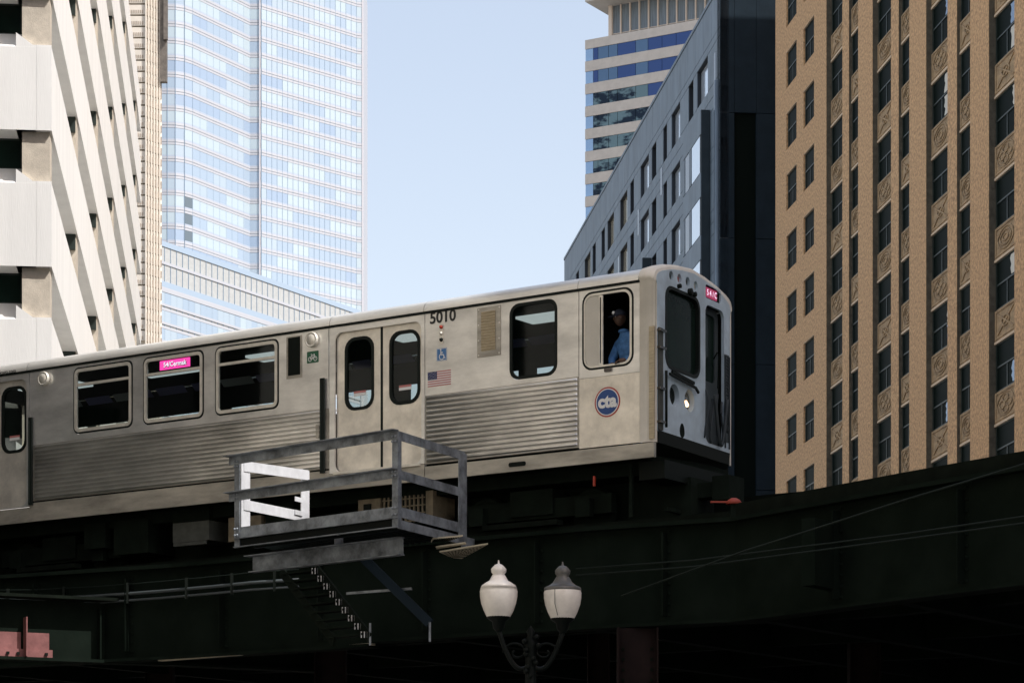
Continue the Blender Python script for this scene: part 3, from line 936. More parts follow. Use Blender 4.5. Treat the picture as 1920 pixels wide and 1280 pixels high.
    # wiper, bars, small black fittings
    m = MB(); m.bar(fn(0.52, 9.385, 0.03), fn(1.28, 9.33, 0.03), 0.03, 0.045).bar(fn(0.40, 9.33, 0.05), fn(1.30, 9.26, 0.05), 0.03, 0.035).bar(fn(1.30, 9.26, 0.05), fn(1.40, 9.20, 0.05), 0.03, 0.035)
    m.build('windscreen_wiper', 'black', T)
    for c in ((0.78, 10.725, 0.035), (1.16, 10.71, 0.055), (1.31, 10.70, 0.04)):
        m = MB(); m.lathe([(0.001, 0.05), (c[2], 0.05), (c[2], 0)], (0, 0, 0), 12, 'x')
        m.build('wiper_pivot', 'black', T, fn(c[0], c[1], 0.0))
    # vertical dark strip, hinges and trim on the near corner
    MB().box(0.175, 0.262, -0.03, 0.0, 8.30, 9.98).build('corner_trim', 'tan', T)
    T_ = put('side_ladder', plate(rr(0.085, 0.22, 8.45, 9.98, 0.01), [], 0.003, 0.03, 'underbox', fn), T)
    for z in (9.92, 9.66, 9.05, 8.55):
        MB().box(0.25, 0.32, 0.07, 0.25, z, z + 0.035).build('latch', 'chrome', T)
    MB().tube([(0.31, 0.25, 8.5), (0.31, 0.25, 9.35)], 0.02, 6).build('grab_rail', 'black', T)
    # hoses and cables at the far side of the front
    for k in range(5):
        y = 1.72 + 0.19 * k
        z1 = 9.9 - 0.15 * (k % 2)
        m = MB(); pts = []
        for j in range(11):
            f = j / 10
            pts.append(fn(y + 0.05 * math.sin(f * 5 + k), 9.3 - 0.1 * (k % 2) - f * (0.75 - 0.05 * k) , 0.02 + 0.02 * math.sin(f * math.pi)))
        m.tube(pts, 0.018 if k % 2 else 0.013, 6).build('hose', 'hose', T)
    m = MB(); pts = []
    for j in range(21):
        f = j / 20; pts.append(fn(1.95 + 0.45 * f, 9.25 - 0.75 * math.sin(f * math.pi), 0.07))
    m.tube(pts, 0.03, 6).build('hose', 'hose', T)
    for k in range(22):
        z = 9.95 - k * 0.05
        m = MB(); m.bar(fn(2.47, z, 0.02), fn(2.53, z - 0.025, 0.035), 0.014, 0.014)
        m.build('safety_spring', 'hose', T)
    put('gate_panel', plate(rr(2.425, 2.60, 8.60, 9.98, 0.02), [], 0.002, 0.008, 'darkdoor', fn), T)
    for y in (2.43, 2.58):
        MB().bar(fn(y, 8.5, 0.02), fn(y, 9.95, 0.02), 0.02, 0.02).build('gate_post', 'hose', T)
    put('dirt_mark', plate(circ(0.92, 8.53, 0.085, 16), [], 0.001, 0.003, 'under', lambda x, z, d: fn(x, min(max(z, 8.445), 8.62) if z < 8.5 else z + (z - 8.53) * 0.6, d)), T)
    # floor, ends, inner shell
    MB().box(x0, 0.0, 0.03, 2.67, 8.05, 8.25).build('floor', 'under', T)
    MB().box(x0, -0.05, 2.66, 2.70, 8.26, 9.0).build('far_wall', 'interior', T)
    MB().box(x0, -0.05, 2.66, 2.70, 10.2, 10.68).build('far_wall', 'interior', T)
    for s in (-15.1, -12.6, -10.6, -8.6, -6.6, -4.0, -2.0, -0.4):
        MB().box(s, s + 0.35, 2.66, 2.70, 9.0, 10.2).build('far_wall', 'interior', T)
    MB().box(x0, -0.05, 0.05, 2.65, 10.70, 10.74).build('ceiling', 'interior', T)
    MB().box(-1.15, -1.10, 0.05, 2.65, 8.26, 10.7).build('cab_partition', 'interior', T)
    rnd = random.Random(2)
    s = -15.0
    while s < -1.6:
        wv = rnd.uniform(0.3, 0.75)
        m = MB(); z0, z1 = 10.55, 10.60
        m.add([(s, 2.52, z0), (s + wv, 2.52, z0), (s + wv, 2.40, z1 + 0.06), (s, 2.40, z1 + 0.06), (s, 2.54, z0), (s + wv, 2.54, z0), (s + wv, 2.42, z1 + .06), (s, 2.42, z1 + .06)], [(0, 1, 2, 3), (7, 6, 5, 4), (0, 4, 5, 1), (3, 2, 6, 7)])
        m.build('advert_card', rnd.choice(['adcard', 'adcard2', 'adcard2']), T)
        s += wv + rnd.uniform(0.06, 0.2)
    for s in (-14, -11.2, -8.6, -5.6, -3):
        MB().box(s, s + 1.4, 1.1, 1.6, 10.66, 10.70).build('ceiling_light', 'carlight', T)
    # side panels with openings
    wins = [(-11.57, -10.18), (-9.95, -8.58), (-8.34, -6.96)]
    wz0, wz1 = 9.47, 10.63
    zt = 10.675
    pz = 9.37
    def side(a, b, z0, z1, holes, mt='steel', nm='side_panel'):
        return put(nm, plate([(a + 0.006, z0), (b - 0.006, z0), (b - 0.006, z1), (a + 0.006, z1)], holes, 0.0, 0.03, mt), T)
    side(-12.62, -5.92, pz, zt, [rr(a, b, wz0, wz1, 0.12) for a, b in wins])
    side(-3.99, -1.09, pz, zt, [rr(-2.37, -1.48, 9.44, 10.62, 0.17)])
    side(-1.09, 0.0, 9.33, zt, [rr(-1.03, -0.11, 9.44, 10.63, 0.17)])
    side(-1.09, 0.0, 8.27, 9.325, [], 'door', 'side_panel')
    side(-5.915, -3.99, 8.30, zt, [rr(-5.80, -4.06, 8.31, 10.57, 0.14)], 'steel', 'door_surround')
    side(-15.15, -12.63, 8.30, zt, [rr(-14.55, -12.70, 8.31, 10.57, 0.14)], 'steel', 'door_surround')
    # skirt
    MB().box(-15.2, -12.63, 0.012, 0.05, 8.03, 8.29).build('skirt', 'steel_dirty', T)
    MB().box(-12.62, -5.92, -0.004, 0.05, 8.03, 8.36).build('skirt', 'steel_dirty', T)
    MB().box(-5.915, -3.995, -0.012, 0.05, 8.03, 8.29).build('skirt', 'steel_dirty', T)
    MB().box(-3.985, 0.25, -0.004, 0.05, 8.03, 8.25).build('skirt', 'steel_dirty', T)
    MB().box(-5.8, -4.06, -0.05, -0.013, 8.27, 8.31).build('door_sill', 'alu', T)
    # fluted panels
    def flute(a, b, z0, z1, n, cut=None):
        m = MB(); vs = []; rows = n * 6
        prof_ = []
        for i in range(rows + 1):
            z = z0 + (z1 - z0) * i / rows
            ph = (i / 6) * 2 * math.pi
            prof_.append((-0.042 * (0.5 - 0.5 * math.cos(ph)) ** 2.2 - 0.001, z))
        for x in (a, a + 0.03, b - 0.03, b):
            for y, z in prof_:
                vs.append((x, 0.0 if x in (a, b) else y, z))
        k = len(prof_)
        m.add(vs, [(j * k + i, (j + 1) * k + i, (j + 1) * k + i + 1, j * k + i + 1) for j in range(3) for i in range(k - 1)], 0, True)
        m.build('fluted_panel', 'corr', T)
        MB().box(-12.62 if a < -10 else a - 0.025, -5.92 if a < -10 else b + 0.025, 0.004, 0.03, z0 - 0.01, pz - 0.002).build('panel_backing', 'steel_dirty', T)
    flute(-12.50, -6.06, 8.40, 9.36, 13)
    flute(-3.96, -1.12, 8.30, 9.36, 14)
    # passenger windows: gasket, frame, transom, glass
    for i, (a, b) in enumerate(wins):
        f = put('window', plate(rr(a + 0.005, b - 0.005, wz0 + 0.005, wz1 - 0.005, 0.12), [rr(a + 0.03, b - 0.03, wz0 + 0.03, wz1 - 0.03, 0.10)], -0.004, 0.03, 'rubber'), T)
        put('frame', plate(rr(a + 0.031, b - 0.031, wz0 + 0.031, wz1 - 0.031, 0.1), [rr(a + 0.085, b - 0.085, wz0 + 0.085, wz1 - 0.085, 0.06)], -0.014, 0.03, 'alu'), f)
        MB().box(a + 0.086, b - 0.086, -0.010, 0.028, 10.30, 10.345).build('transom', 'alu', f)
        put('pane', plate(rr(a + 0.07, b - 0.07, wz0 + 0.07, 10.30, 0.05), [], 0.014, 0.02, 'tglass'), f)
        put('pane', plate(rr(a + 0.07, b - 0.07, 10.345, wz1 - 0.07, 0.05), [], 0.018, 0.024, 'tglass'), f)
    a, b = -2.37, -1.48
    f = put('window', plate(rr(a + 0.004, b - 0.004, 9.445, 10.615, 0.17), [rr(a + 0.05, b - 0.05, 9.49, 10.57, 0.14)], -0.006, 0.03, 'rubber'), T)
    put('pane', plate(rr(a + 0.045, b - 0.045, 9.485, 10.575, 0.14), [], 0.014, 0.02, 'tglass'), f)
    # cab window, sliding pane drawn back to the left
    a, b = -1.03, -0.11
    f = put('cab_window', plate(rr(a + 0.004, b - 0.004, 9.445, 10.625, 0.17), [rr(a + 0.03, b - 0.03, 9.47, 10.60, 0.15)], -0.008, 0.03, 'rubber'), T)
    put('frame', plate(rr(a + 0.031, b - 0.031, 9.472, 10.598, 0.15), [rr(a + 0.05, b - 0.07, 9.50, 10.565, 0.13)], -0.004, 0.03, 'alu'), f)
    put('sliding_panel', plate([(-0.98, 9.62), (-0.93, 9.52), (-0.88, 9.49), (-0.73, 9.49), (-0.73, 10.575), (-0.88, 10.575), (-0.95, 10.53), (-0.98, 10.44)], [], 0.008, 0.02, 'pale'), f)
    put('sliding_sash', plate(rr(-0.73, -0.66, 9.50, 10.56, 0.02), [rr(-0.715, -0.69, 9.53, 10.53, 0.01)], -0.002, 0.02, 'alu'), f)
    MB().box(-0.62, -0.50, -0.03, -0.008, 9.385, 9.44).build('window_latch', 'bronze', f)
    # doors
    def leaf(a, b, wa, wb):
        l = put('door', plate(rr(a, b, 8.32, 10.60, 0.02), [rr(wa, wb, 9.31, 10.45, 0.19)], 0.055, 0.09, 'door'), T)
        put('gasket', plate(rr(wa - 0.02, wb + 0.02, 9.29, 10.47, 0.2), [rr(wa + 0.03, wb - 0.03, 9.34, 10.42, 0.17)], 0.043, 0.09, 'rubber'), l)
        put('pane', plate(rr(wa + 0.02, wb - 0.02, 9.33, 10.43, 0.17), [], 0.07, 0.076, 'tglass'), l)
        cx = (wa + wb) / 2
        MB().box(cx - 0.12, cx + 0.12, 0.06, 0.068, 9.52, 9.565).build('sticker', 'white', l)
        MB().box(cx - 0.12, cx + 0.12, 0.06, 0.068, 9.567, 9.60).build('sticker', 'flagred', l)
        return l
    leaf(-5.80, -4.91, -5.61, -5.06)
    leaf(-4.86, -4.06, -4.71, -4.14)
    MB().box(-4.905, -4.865, 0.05, 0.1, 8.32, 10.6).build('door_seal', 'rubber', T)
    leaf(-13.62, -12.70, -13.34, -12.76)
    leaf(-14.55, -13.67, -14.3, -13.8)
    MB().box(-13.665, -13.625, 0.05, 0.1, 8.32, 10.6).build('door_seal', 'rubber', T)
    MB().box(-5.90, -3.99, 0.10, 0.12, 8.3, 9.28).build('door_backing', 'black', T)
    # black rubber door guards
    for s in (-6.04, -12.58):
        m = MB(); m.box(s - 0.03, s + 0.06, -0.05, -0.024, 8.32, 9.86); m.box(s - 0.015, s + 0.0, -0.065, -0.05, 8.36, 9.8)
        m.build('door_guard', 'rubber', T)
    MB().box(-6.16, -6.09, -0.04, -0.023, 8.9, 9.12).build('door_stop', 'steel_dirty', T)
    # speakers
    for s in (-6.24, -12.24):
        m = MB(); m.lathe([(0.001, -0.075), (0.085, -0.075), (0.095, -0.06), (0.098, -0.075), (0.118, -0.075), (0.125, -0.05), (0.125, 0.0)], (s, 0, 10.51), 24, 'y')
        m.build('speaker', 'alu', T)
    # vent grille left of door, tan plate right of door
    f = MB().box(-6.80, -6.47, -0.006, 0.0, 9.93, 10.62).build('vent_frame', 'steel_dirty', T)
    MB().box(-6.76, -6.51, -0.012, -0.007, 9.98, 10.60).build('vent_grille', 'black', f)
    f = MB().box(-2.97, -2.53, -0.012, -0.0005, 9.86, 10.63).build('louvre_plate', 'steel_dirty', T)
    m = MB()
    for k in range(14):
        z = 9.95 + k * 0.044
        m.add([(-2.89, -0.014, z), (-2.62, -0.014, z), (-2.62, -0.028, z + 0.03), (-2.89, -0.028, z + 0.03), (-2.89, -0.014, z + 0.043), (-2.62, -0.014, z + 0.043)], [(0, 1, 2, 3), (3, 2, 5, 4)])
    m.build('louvre', 'tan', f)
    riv = MB().lathe([(0.001, -0.012), (0.012, -0.008), (0.015, 0.0)], (0, 0, 0), 8, 'y').mesh('rivet', 'alu')
    for sx in (-2.945, -2.555):
        for z in (9.89, 10.12, 10.36, 10.6): put('rivet', riv, f, (sx, -0.012, z))
    # indicator lamps
    f = put('indicator_lamps', plate(rr(-3.70, -3.62, 10.16, 10.47, 0.03), [], -0.012, -0.0005, 'alu'), T)
    for z, mt in ((10.42, 'redlens'), (10.32, 'alu'), (10.22, 'black')):
        m = MB(); m.lathe([(0.001, -0.05), (0.02, -0.045), (0.032, -0.013)], (-3.66, 0, z), 14, 'y')
        m.build('lens', mt, f)
    # number
    put('car_number', textmesh('5010', 0.255, 'letter', 0.002, 0.006), T, (-3.64, -0.004, 10.575))
    put('web_address', textmesh('transitchicago.com', 0.1, 'letter', 0.002, 0.0, align='RIGHT'), T, (-12.92, -0.035, 10.725))
    # wheelchair sign
    f = put('wheelchair_sign', plate(rr(-3.76, -3.56, 9.89, 10.09, 0.01), [], -0.004, -0.0005, 'blue2'), T)
    m = MB()
    def segs(pts, wv):
        for p, q in zip(pts, pts[1:]): m.bar((p[0], -0.006, p[1]), (q[0], -0.006, q[1]), wv, 0.003, up=(0, 1, 0))
    segs([(-3.675, 10.05), (-3.672, 9.985), (-3.625, 9.985), (-3.605, 9.93), (-3.59, 9.935)], 0.016)
    segs([(-3.673, 10.02), (-3.635, 10.02)], 0.014)
    segs([(-3.66 + 0.045 * math.cos(R(a_)), 9.955 + 0.045 * math.sin(R(a_))) for a_ in range(120, 391, 30)], 0.012)
    m.lathe([(0.001, -0.001), (0.014, -0.001)], (-3.677, -0.006, 10.065), 10, 'y')
    m.build('wheelchair_symbol', 'white', f)
    put('border', plate(rr(-3.755, -3.565, 9.895, 10.085, 0.01), [rr(-3.748, -3.572, 9.902, 10.078, 0.008)], -0.006, -0.0045, 'white'), f)
    # bicycle sign
    f = put('bicycle_sign', plate(rr(-6.37, -6.13, 10.14, 10.33, 0.01), [], -0.004, -0.0005, 'green'), T)
    m = MB()
    for cx in (-6.305, -6.195):
        segs([(cx + 0.035 * math.cos(R(a_)), 10.205 + 0.035 * math.sin(R(a_))) for a_ in range(0, 361, 40)], 0.01)
    segs([(-6.305, 10.205), (-6.27, 10.265), (-6.215, 10.265), (-6.245, 10.205), (-6.305, 10.205)], 0.01)
    segs([(-6.27, 10.265), (-6.245, 10.205)], 0.01); segs([(-6.195, 10.205), (-6.215, 10.28), (-6.23, 10.285)], 0.01); segs([(-6.29, 10.28), (-6.26, 10.28)], 0.01)
    m.build('bicycle_symbol', 'white', f)
    # flag
    fx0, fx1, fz0, fz1 = -3.93, -3.48, 9.50, 9.735
    f = MB().box(fx0, fx1, -0.003, -0.0005, fz0, fz1).build('flag_sticker', 'white', T)
    h = (fz1 - fz0) / 13
    for k in range(0, 13, 2):
        MB().box(fx0, fx1, -0.005, -0.0032, fz0 + k * h, fz0 + (k + 1) * h).build('stripe', 'flagred', f)
    MB().box(fx0, fx0 + 0.18, -0.007, -0.0052, fz1 - 7 * h, fz1).build('canton', 'navy', f)
    m = MB()
    for r_ in range(5):
        for c_ in range(6 - (r_ % 2)):
            x = fx0 + 0.018 + c_ * 0.028 + (0.014 if r_ % 2 else 0); z = fz1 - 0.015 - r_ * 0.024
            m.box(x - 0.003, x + 0.003, -0.0085, -0.0072, z - 0.003, z + 0.003)
    m.build('stars', 'white', f, kind='stuff')
    # round logo
    f = put('round_logo', plate(circ(-0.575, 8.93, 0.228, 40), [], -0.004, -0.0005, 'red'), T)
    put('logo_ring', plate(circ(-0.575, 8.93, 0.205, 40), [], -0.006, -0.0045, 'white'), f)
    put('logo_disc', plate(circ(-0.575, 8.93, 0.190, 40), [], -0.008, -0.0065, 'blue'), f)
    put('logo_letters', textmesh('cta', 0.265, 'white', 0.001, 0.013, sx=1.02), f, (-0.575, -0.0095, 8.935))
    # side destination sign in second window
    f = MB().box(-9.86, -8.67, 0.03, 0.06, 10.345, 10.55).build('side_sign', 'black', T)
    MB().box(-9.58, -8.90, 0.012, 0.0135, 10.375, 10.53).build('sign_display', 'pink', f)
    m = MB()
    for k in range(30):
        x = -9.575 + k * 0.0228
        m.box(x, x + 0.006, 0.0108, 0.0118, 10.378, 10.527)
    m.build('sign_display_lines', 'pinkdark', f, kind='stuff')
    put('sign_text', textmesh('54/Cermak', 0.115, 'disptext', 0.0006, 0.002, sx=0.98), f, (-9.24, 0.0098, 10.455))
    put('sign_text_outline', textmesh('54/Cermak', 0.118, 'letter', 0.0004, 0.006, sx=0.98), f, (-9.232, 0.0112, 10.447))
    # underframe
    MB().box(-14.9, 0.0, 0.4, 2.3, 7.85, 8.05).build('underframe', 'under', T)
    MB().box(-14.8, 0.3, 1.0, 1.7, 7.15, 7.85).build('equipment_case', 'under', T)
    for sc in (-2.3, -12.4):
        tr = MB().box(sc - 1.45, sc + 1.45, 0.55, 0.68, 7.35, 7.65).build('truck', 'under', T)
        MB().box(sc - 0.4, sc + 0.4, 0.5, 2.2, 7.4, 7.8).build('bolster', 'under', tr)
        MB().box(sc - 1.45, sc + 1.45, 2.02, 2.15, 7.35, 7.65).build('truck_side_frame', 'under', tr)
        for dx in (-1.0, 1.0):
            for y in (0.70, 1.9):
                m = MB(); m.lathe([(0.08, 0.0), (0.2, 0.02), (0.34, 0.02), (0.36, 0.0), (0.36, 0.1), (0.385, 0.11), (0.385, 0.13), (0.08, 0.13)], (sc + dx, y, 7.41), 28, 'y')
                m.build('wheel', 'under', tr)
            m = MB(); m.box(sc + dx - 0.13, sc + dx + 0.13, 0.42, 0.55, 7.3, 7.58); m.build('journal_box', 'under', tr)
        m = MB(); m.box(sc - 0.7, sc + 0.7, 0.16, 0.34, 7.18, 7.26); m.build('third_rail_shoe_beam', 'tie', tr)
    def ubox(a, b, z0, z1, mt, nm='equipment_box', y0=0.3):
        return MB().box(a, b, y0, 1.2, z0, z1).build(nm, mt, T)
    u = ubox(-9.54, -8.73, 7.47, 7.80, 'underbox'); ubox(-9.54, -8.73, 7.81, 8.04, 'under')
    MB().box(-9.50, -8.77, 0.27, 0.30, 7.40, 7.46).build('equipment_latch', 'underbox', T)
    ubox(-10.9, -10.1, 7.35, 7.95, 'under'); ubox(-11.6, -11.1, 7.5, 7.95, 'under')
    u = ubox(-8.3, -7.6, 7.40, 7.80, 'undertan')
    ubox(-7.5, -6.9, 7.4, 7.95, 'under')
    u = MB().box(-5.55, -5.10, 0.3, 1.2, 7.45, 7.88).build('fan_housing', 'undertan', T)
    MB().box(-5.42, -5.28, 0.27, 0.3, 7.55, 7.8).build('housing_opening', 'black', u)
    u = MB().box(-5.09, -4.20, 0.36, 1.2, 7.42, 7.90).build('resistor_grid', 'black', T)
    for k in range(10): MB().box(-5.06 + k * 0.085, -5.035 + k * 0.085, 0.33, 0.36, 7.45, 7.88).build('grid_bar', 'undertan', u)
    for k in range(4): MB().box(-5.08, -4.22, 0.325, 0.33, 7.46 + k * 0.12, 7.48 + k * 0.12).build('grid_bar', 'undertan', u)
    MB().box(-4.19, -4.05, 0.3, 0.9, 7.40, 7.92).build('fan_housing', 'undertan', T)
    # front coupler and pilot
    MB().box(-0.2, 0.25, 0.3, 2.4, 7.75, 8.03).build('anticlimber', 'black', T)
    m = MB(); m.add([fn(0.1, 8.26, 0.0), fn(2.6, 8.26, 0.0), fn(2.6, 8.44, 0.02), fn(0.1, 8.44, 0.02)] + [(-0.1, 0.1, 8.05), (-0.1, 2.6, 8.05)], [(0, 1, 2, 3), (4, 5, 1, 0)])
    m.build('bumper', 'black', T)
    MB().box(-0.4, 0.75, 1.2, 1.5, 7.55, 7.78).build('coupler', 'under', T)
    MB().box(0.6, 0.9, 1.12, 1.58, 7.48, 7.85).build('coupler_head', 'under', T)
    MB().box(-0.35, -0.3, 0.25, 0.3, 7.2, 8.0).build('pilot_post', 'under', T)
    MB().box(0.05, 0.12, 0.6, 2.2, 7.3, 7.36).build('pilot_bar', 'under', T)
    MB().box(-0.9, -0.87, 0.1, 0.13, 7.7, 7.85).build('hanger', 'redlens', T)
    put('builder_plate', plate(rr(-2.38, -2.06, 8.10, 8.17, 0.03), [], -0.012, -0.0045, 'black'), T)
train_body()

# ------------------------------------------------------------------ train operator leaning at the cab window
def person():
    P0 = Vector((1.92, 40, 0)); u = Vector((0.827, -0.562, 0)); v = Vector((0.562, 0.827, 0))
    base = P0 + u * -0.42 + v * 0.38
    t = thing('person', 'train operator in blue shirt and navy cap looking out of the cab window', 'person', (base.x, base.y, 8.25), TH)
    # local: x forward along train, y inward, z up from floor; person faces the window (-y) turned to -x
    J = {'pelvis': (0.02, 0.12, 0.95), 'waist': (0.02, 0.10, 1.12), 'chest': (0.0, 0.0, 1.42), 'upch': (-0.02, -0.04, 1.62), 'neck': (-0.05, -0.07, 1.76), 'neck2': (-0.07, -0.10, 1.83),
         'shl': (-0.19, 0.03, 1.62), 'ell': (-0.27, -0.08, 1.38), 'wrl': (-0.17, -0.24, 1.26),
         'shr': (0.19, -0.06, 1.60), 'elr': (0.29, -0.22, 1.36), 'wrr': (0.12, -0.33, 1.29),
         'hipl': (-0.09, 0.12, 0.90), 'knl': (-0.11, 0.02, 0.50), 'anl': (-0.11, 0.08, 0.10), 'tol': (-0.12, -0.10, 0.04),
         'hipr': (0.12, 0.12, 0.90), 'knr': (0.14, 0.02, 0.50), 'anr': (0.14, 0.08, 0.10), 'tor': (0.15, -0.10, 0.04)}
    rad = {'pelvis': 0.15, 'waist': 0.15, 'chest': 0.175, 'upch': 0.13, 'neck': 0.062, 'neck2': 0.058, 'shl': 0.095, 'ell': 0.065, 'wrl': 0.045, 'shr': 0.095, 'elr': 0.07, 'wrr': 0.048,
           'hipl': 0.11, 'knl': 0.075, 'anl': 0.05, 'tol': 0.05, 'hipr': 0.11, 'knr': 0.075, 'anr': 0.05, 'tor': 0.05}
    E = [('pelvis', 'waist'), ('waist', 'chest'), ('chest', 'upch'), ('upch', 'neck'), ('neck', 'neck2'), ('upch', 'shl'), ('shl', 'ell'), ('ell', 'wrl'), ('upch', 'shr'), ('shr', 'elr'), ('elr', 'wrr'),
         ('pelvis', 'hipl'), ('hipl', 'knl'), ('knl', 'anl'), ('anl', 'tol'), ('pelvis', 'hipr'), ('hipr', 'knr'), ('knr', 'anr'), ('anr', 'tor')]
    names = list(J); idx = {n: i for i, n in enumerate(names)}
    me = bpy.data.meshes.new('body')
    me.from_pydata([J[n] for n in names], [(idx[a], idx[b]) for a, b in E], [])
    me.materials.append(M['shirt'])
    o = put('body', me, t)
    md = o.modifiers.new('skin', 'SKIN')
    sv_ = me.skin_vertices[0].data
    for n in names:
        sv_[idx[n]].radius = (rad[n], rad[n] * (0.8 if n in ('chest', 'waist', 'pelvis') else 1)); sv_[idx[n]].use_root = (n == 'pelvis')
    sb = o.modifiers.new('sub', 'SUBSURF'); sb.levels = 2; sb.render_levels = 2
    # head: lathe-like ellipsoid sculpted for face, facing (-0.55,-0.83)
    hc = Vector((-0.09, -0.13, 1.98)); face = Vector((-0.62, -0.78, 0)).normalized(); side = Vector((-face.y, face.x, 0))
    m = MB(); nu, nv = 24, 16; vs = []
    for i in range(nv + 1):
        ph = math.pi * i / nv; z = math.cos(ph); rxy = math.sin(ph)
        for j in range(nu):
            th = 2 * math.pi * j / nu
            f_ = rxy * math.cos(th); s_ = rxy * math.sin(th)
            fr = 0.095 * f_; sd_ = 0.075 * s_; zz = 0.118 * z
            if z < -0.2: fr *= 1.0 + 0.10 * z; sd_ *= 1.0 + 0.45 * (z + 0.2)
            if f_ > 0.55 and abs(s_) < 0.25 and -0.35 < z < 0.12:          # nose
                fr += 0.022 * (1 - abs(s_) / 0.25) * (1 - abs(z + 0.2) / 0.35)
            if f_ > 0.5 and 0.02 < z < 0.2 and 0.2 < abs(s_) < 0.55: fr -= 0.007   # eye sockets
            if f_ > 0.6 and -0.6 < z < -0.42 and abs(s_) < 0.35: fr += 0.008       # mouth
            p = hc + face * fr + side * sd_ + Vector((0, 0, zz)); vs.append(p)
    m.add(vs, [(i * nu + j, i * nu + (j + 1) % nu, (i + 1) * nu + (j + 1) % nu, (i + 1) * nu + j) for i in range(nv) for j in range(nu)], 0, True)
    for sg in (-1, 1):
        m.lathe([(0.001, 0.012), (0.018, 0.008), (0.022, 0), (0.018, -0.008), (0.001, -0.012)], tuple(hc + side * (0.076 * sg) + Vector((0, 0, -0.005))), 10, 'x')
    head = m.build('head', 'skin', t)
    for sg in (-1, 1):
        c = hc + face * 0.082 + side * (0.03 * sg) + Vector((0, 0, 0.012))
        MB().lathe([(0.001, 0.010), (0.008, 0.006), (0.010, 0), (0.008, -0.006), (0.001, -0.010)], tuple(c), 10, 'z').build('eye', 'white', head)
    # cap: crown and brim
    m = MB(); vs = []
    for i in range(9):
        ph = math.pi / 2 * i / 8
        for j in range(nu):
            th = 2 * math.pi * j / nu
            p = hc + Vector((0, 0, 0.035)) + face * (0.108 * math.sin(ph) * math.cos(th)) + side * (0.09 * math.sin(ph) * math.sin(th)) + Vector((0, 0, 0.108 * math.cos(ph)))
            vs.append(p)
    m.add(vs, [(i * nu + j, (i + 1) * nu + j, (i + 1) * nu + (j + 1) % nu, i * nu + (j + 1) % nu) for i in range(8) for j in range(nu)], 0, True)
    bv = []
    for k in range(9):
        th = R(-60 + 15 * k)
        for rr_, dz in ((0.095, 0.037), (0.175 * (0.6 + 0.4 * math.cos(th)) + 0.02, 0.015)):
            bv.append(hc + face * (rr_ * math.cos(th)) + side * (rr_ * 0.8 * math.sin(th)) + Vector((0, 0, dz)))
    bv2 = [p - Vector((0, 0, 0.006)) for p in bv]
    nb = len(bv)
    m.add(bv + bv2, [(2 * k, 2 * k + 1, 2 * k + 3, 2 * k + 2) for k in range(8)] + [(nb + 2 * k, nb + 2 * k + 2, nb + 2 * k + 3, nb + 2 * k + 1) for k in range(8)] + [(2 * k + 1, nb + 2 * k + 1, nb + 2 * k + 3, 2 * k + 3) for k in range(8)])
    cp = m.build('cap', 'cap', t)
    c = hc + face * 0.102 + Vector((0, 0, 0.075))
    MB().lathe([(0.001, 0.03), (0.02, 0.022), (0.028, 0), (0.02, -0.022), (0.001, -0.03)], tuple(c), 12, 'z').build('cap_badge', 'white', cp)
    # collar
    m = MB(); m.lathe([(0.075, 0), (0.085, 0.012), (0.075, 0.04), (0.068, 0.045)], (-0.055, -0.08, 1.765), 18, 'z'); m.build('collar', 'shirt', t)
    # forearm hands: palm and five fingers, resting on the window sill
    for wr, dx in ((J['wrl'], Vector((0.6, -0.7, -0.1))), (J['wrr'], Vector((-0.75, -0.5, -0.1)))):
        wv = Vector(wr); d = dx.normalized(); s_ = d.cross(Vector((0, 0, 1))).normalized()
        m = MB(); m.tube([wv - d * 0.02, wv + d * 0.03, wv + d * 0.085], [0.03, 0.038, 0.036], 10)
        for k, ln in enumerate((0.07, 0.08, 0.075, 0.058)):
            b0 = wv + d * 0.08 + s_ * (0.027 - 0.018 * k)
            m.tube([b0, b0 + d * (ln * 0.5) + Vector((0, 0, -0.004)), b0 + d * (ln * 0.8) + Vector((0, 0, -0.022)), b0 + d * (ln * 0.85) + Vector((0, 0, -0.042))], [0.0095, 0.009, 0.0085, 0.007], 7)
        b0 = wv + d * 0.035 + s_ * 0.03
        m.tube([b0, b0 + d * 0.03 + s_ * 0.025, b0 + d * 0.055 + s_ * 0.03], [0.012, 0.011, 0.009], 7)
        m.build('hand', 'skin', t)
person()

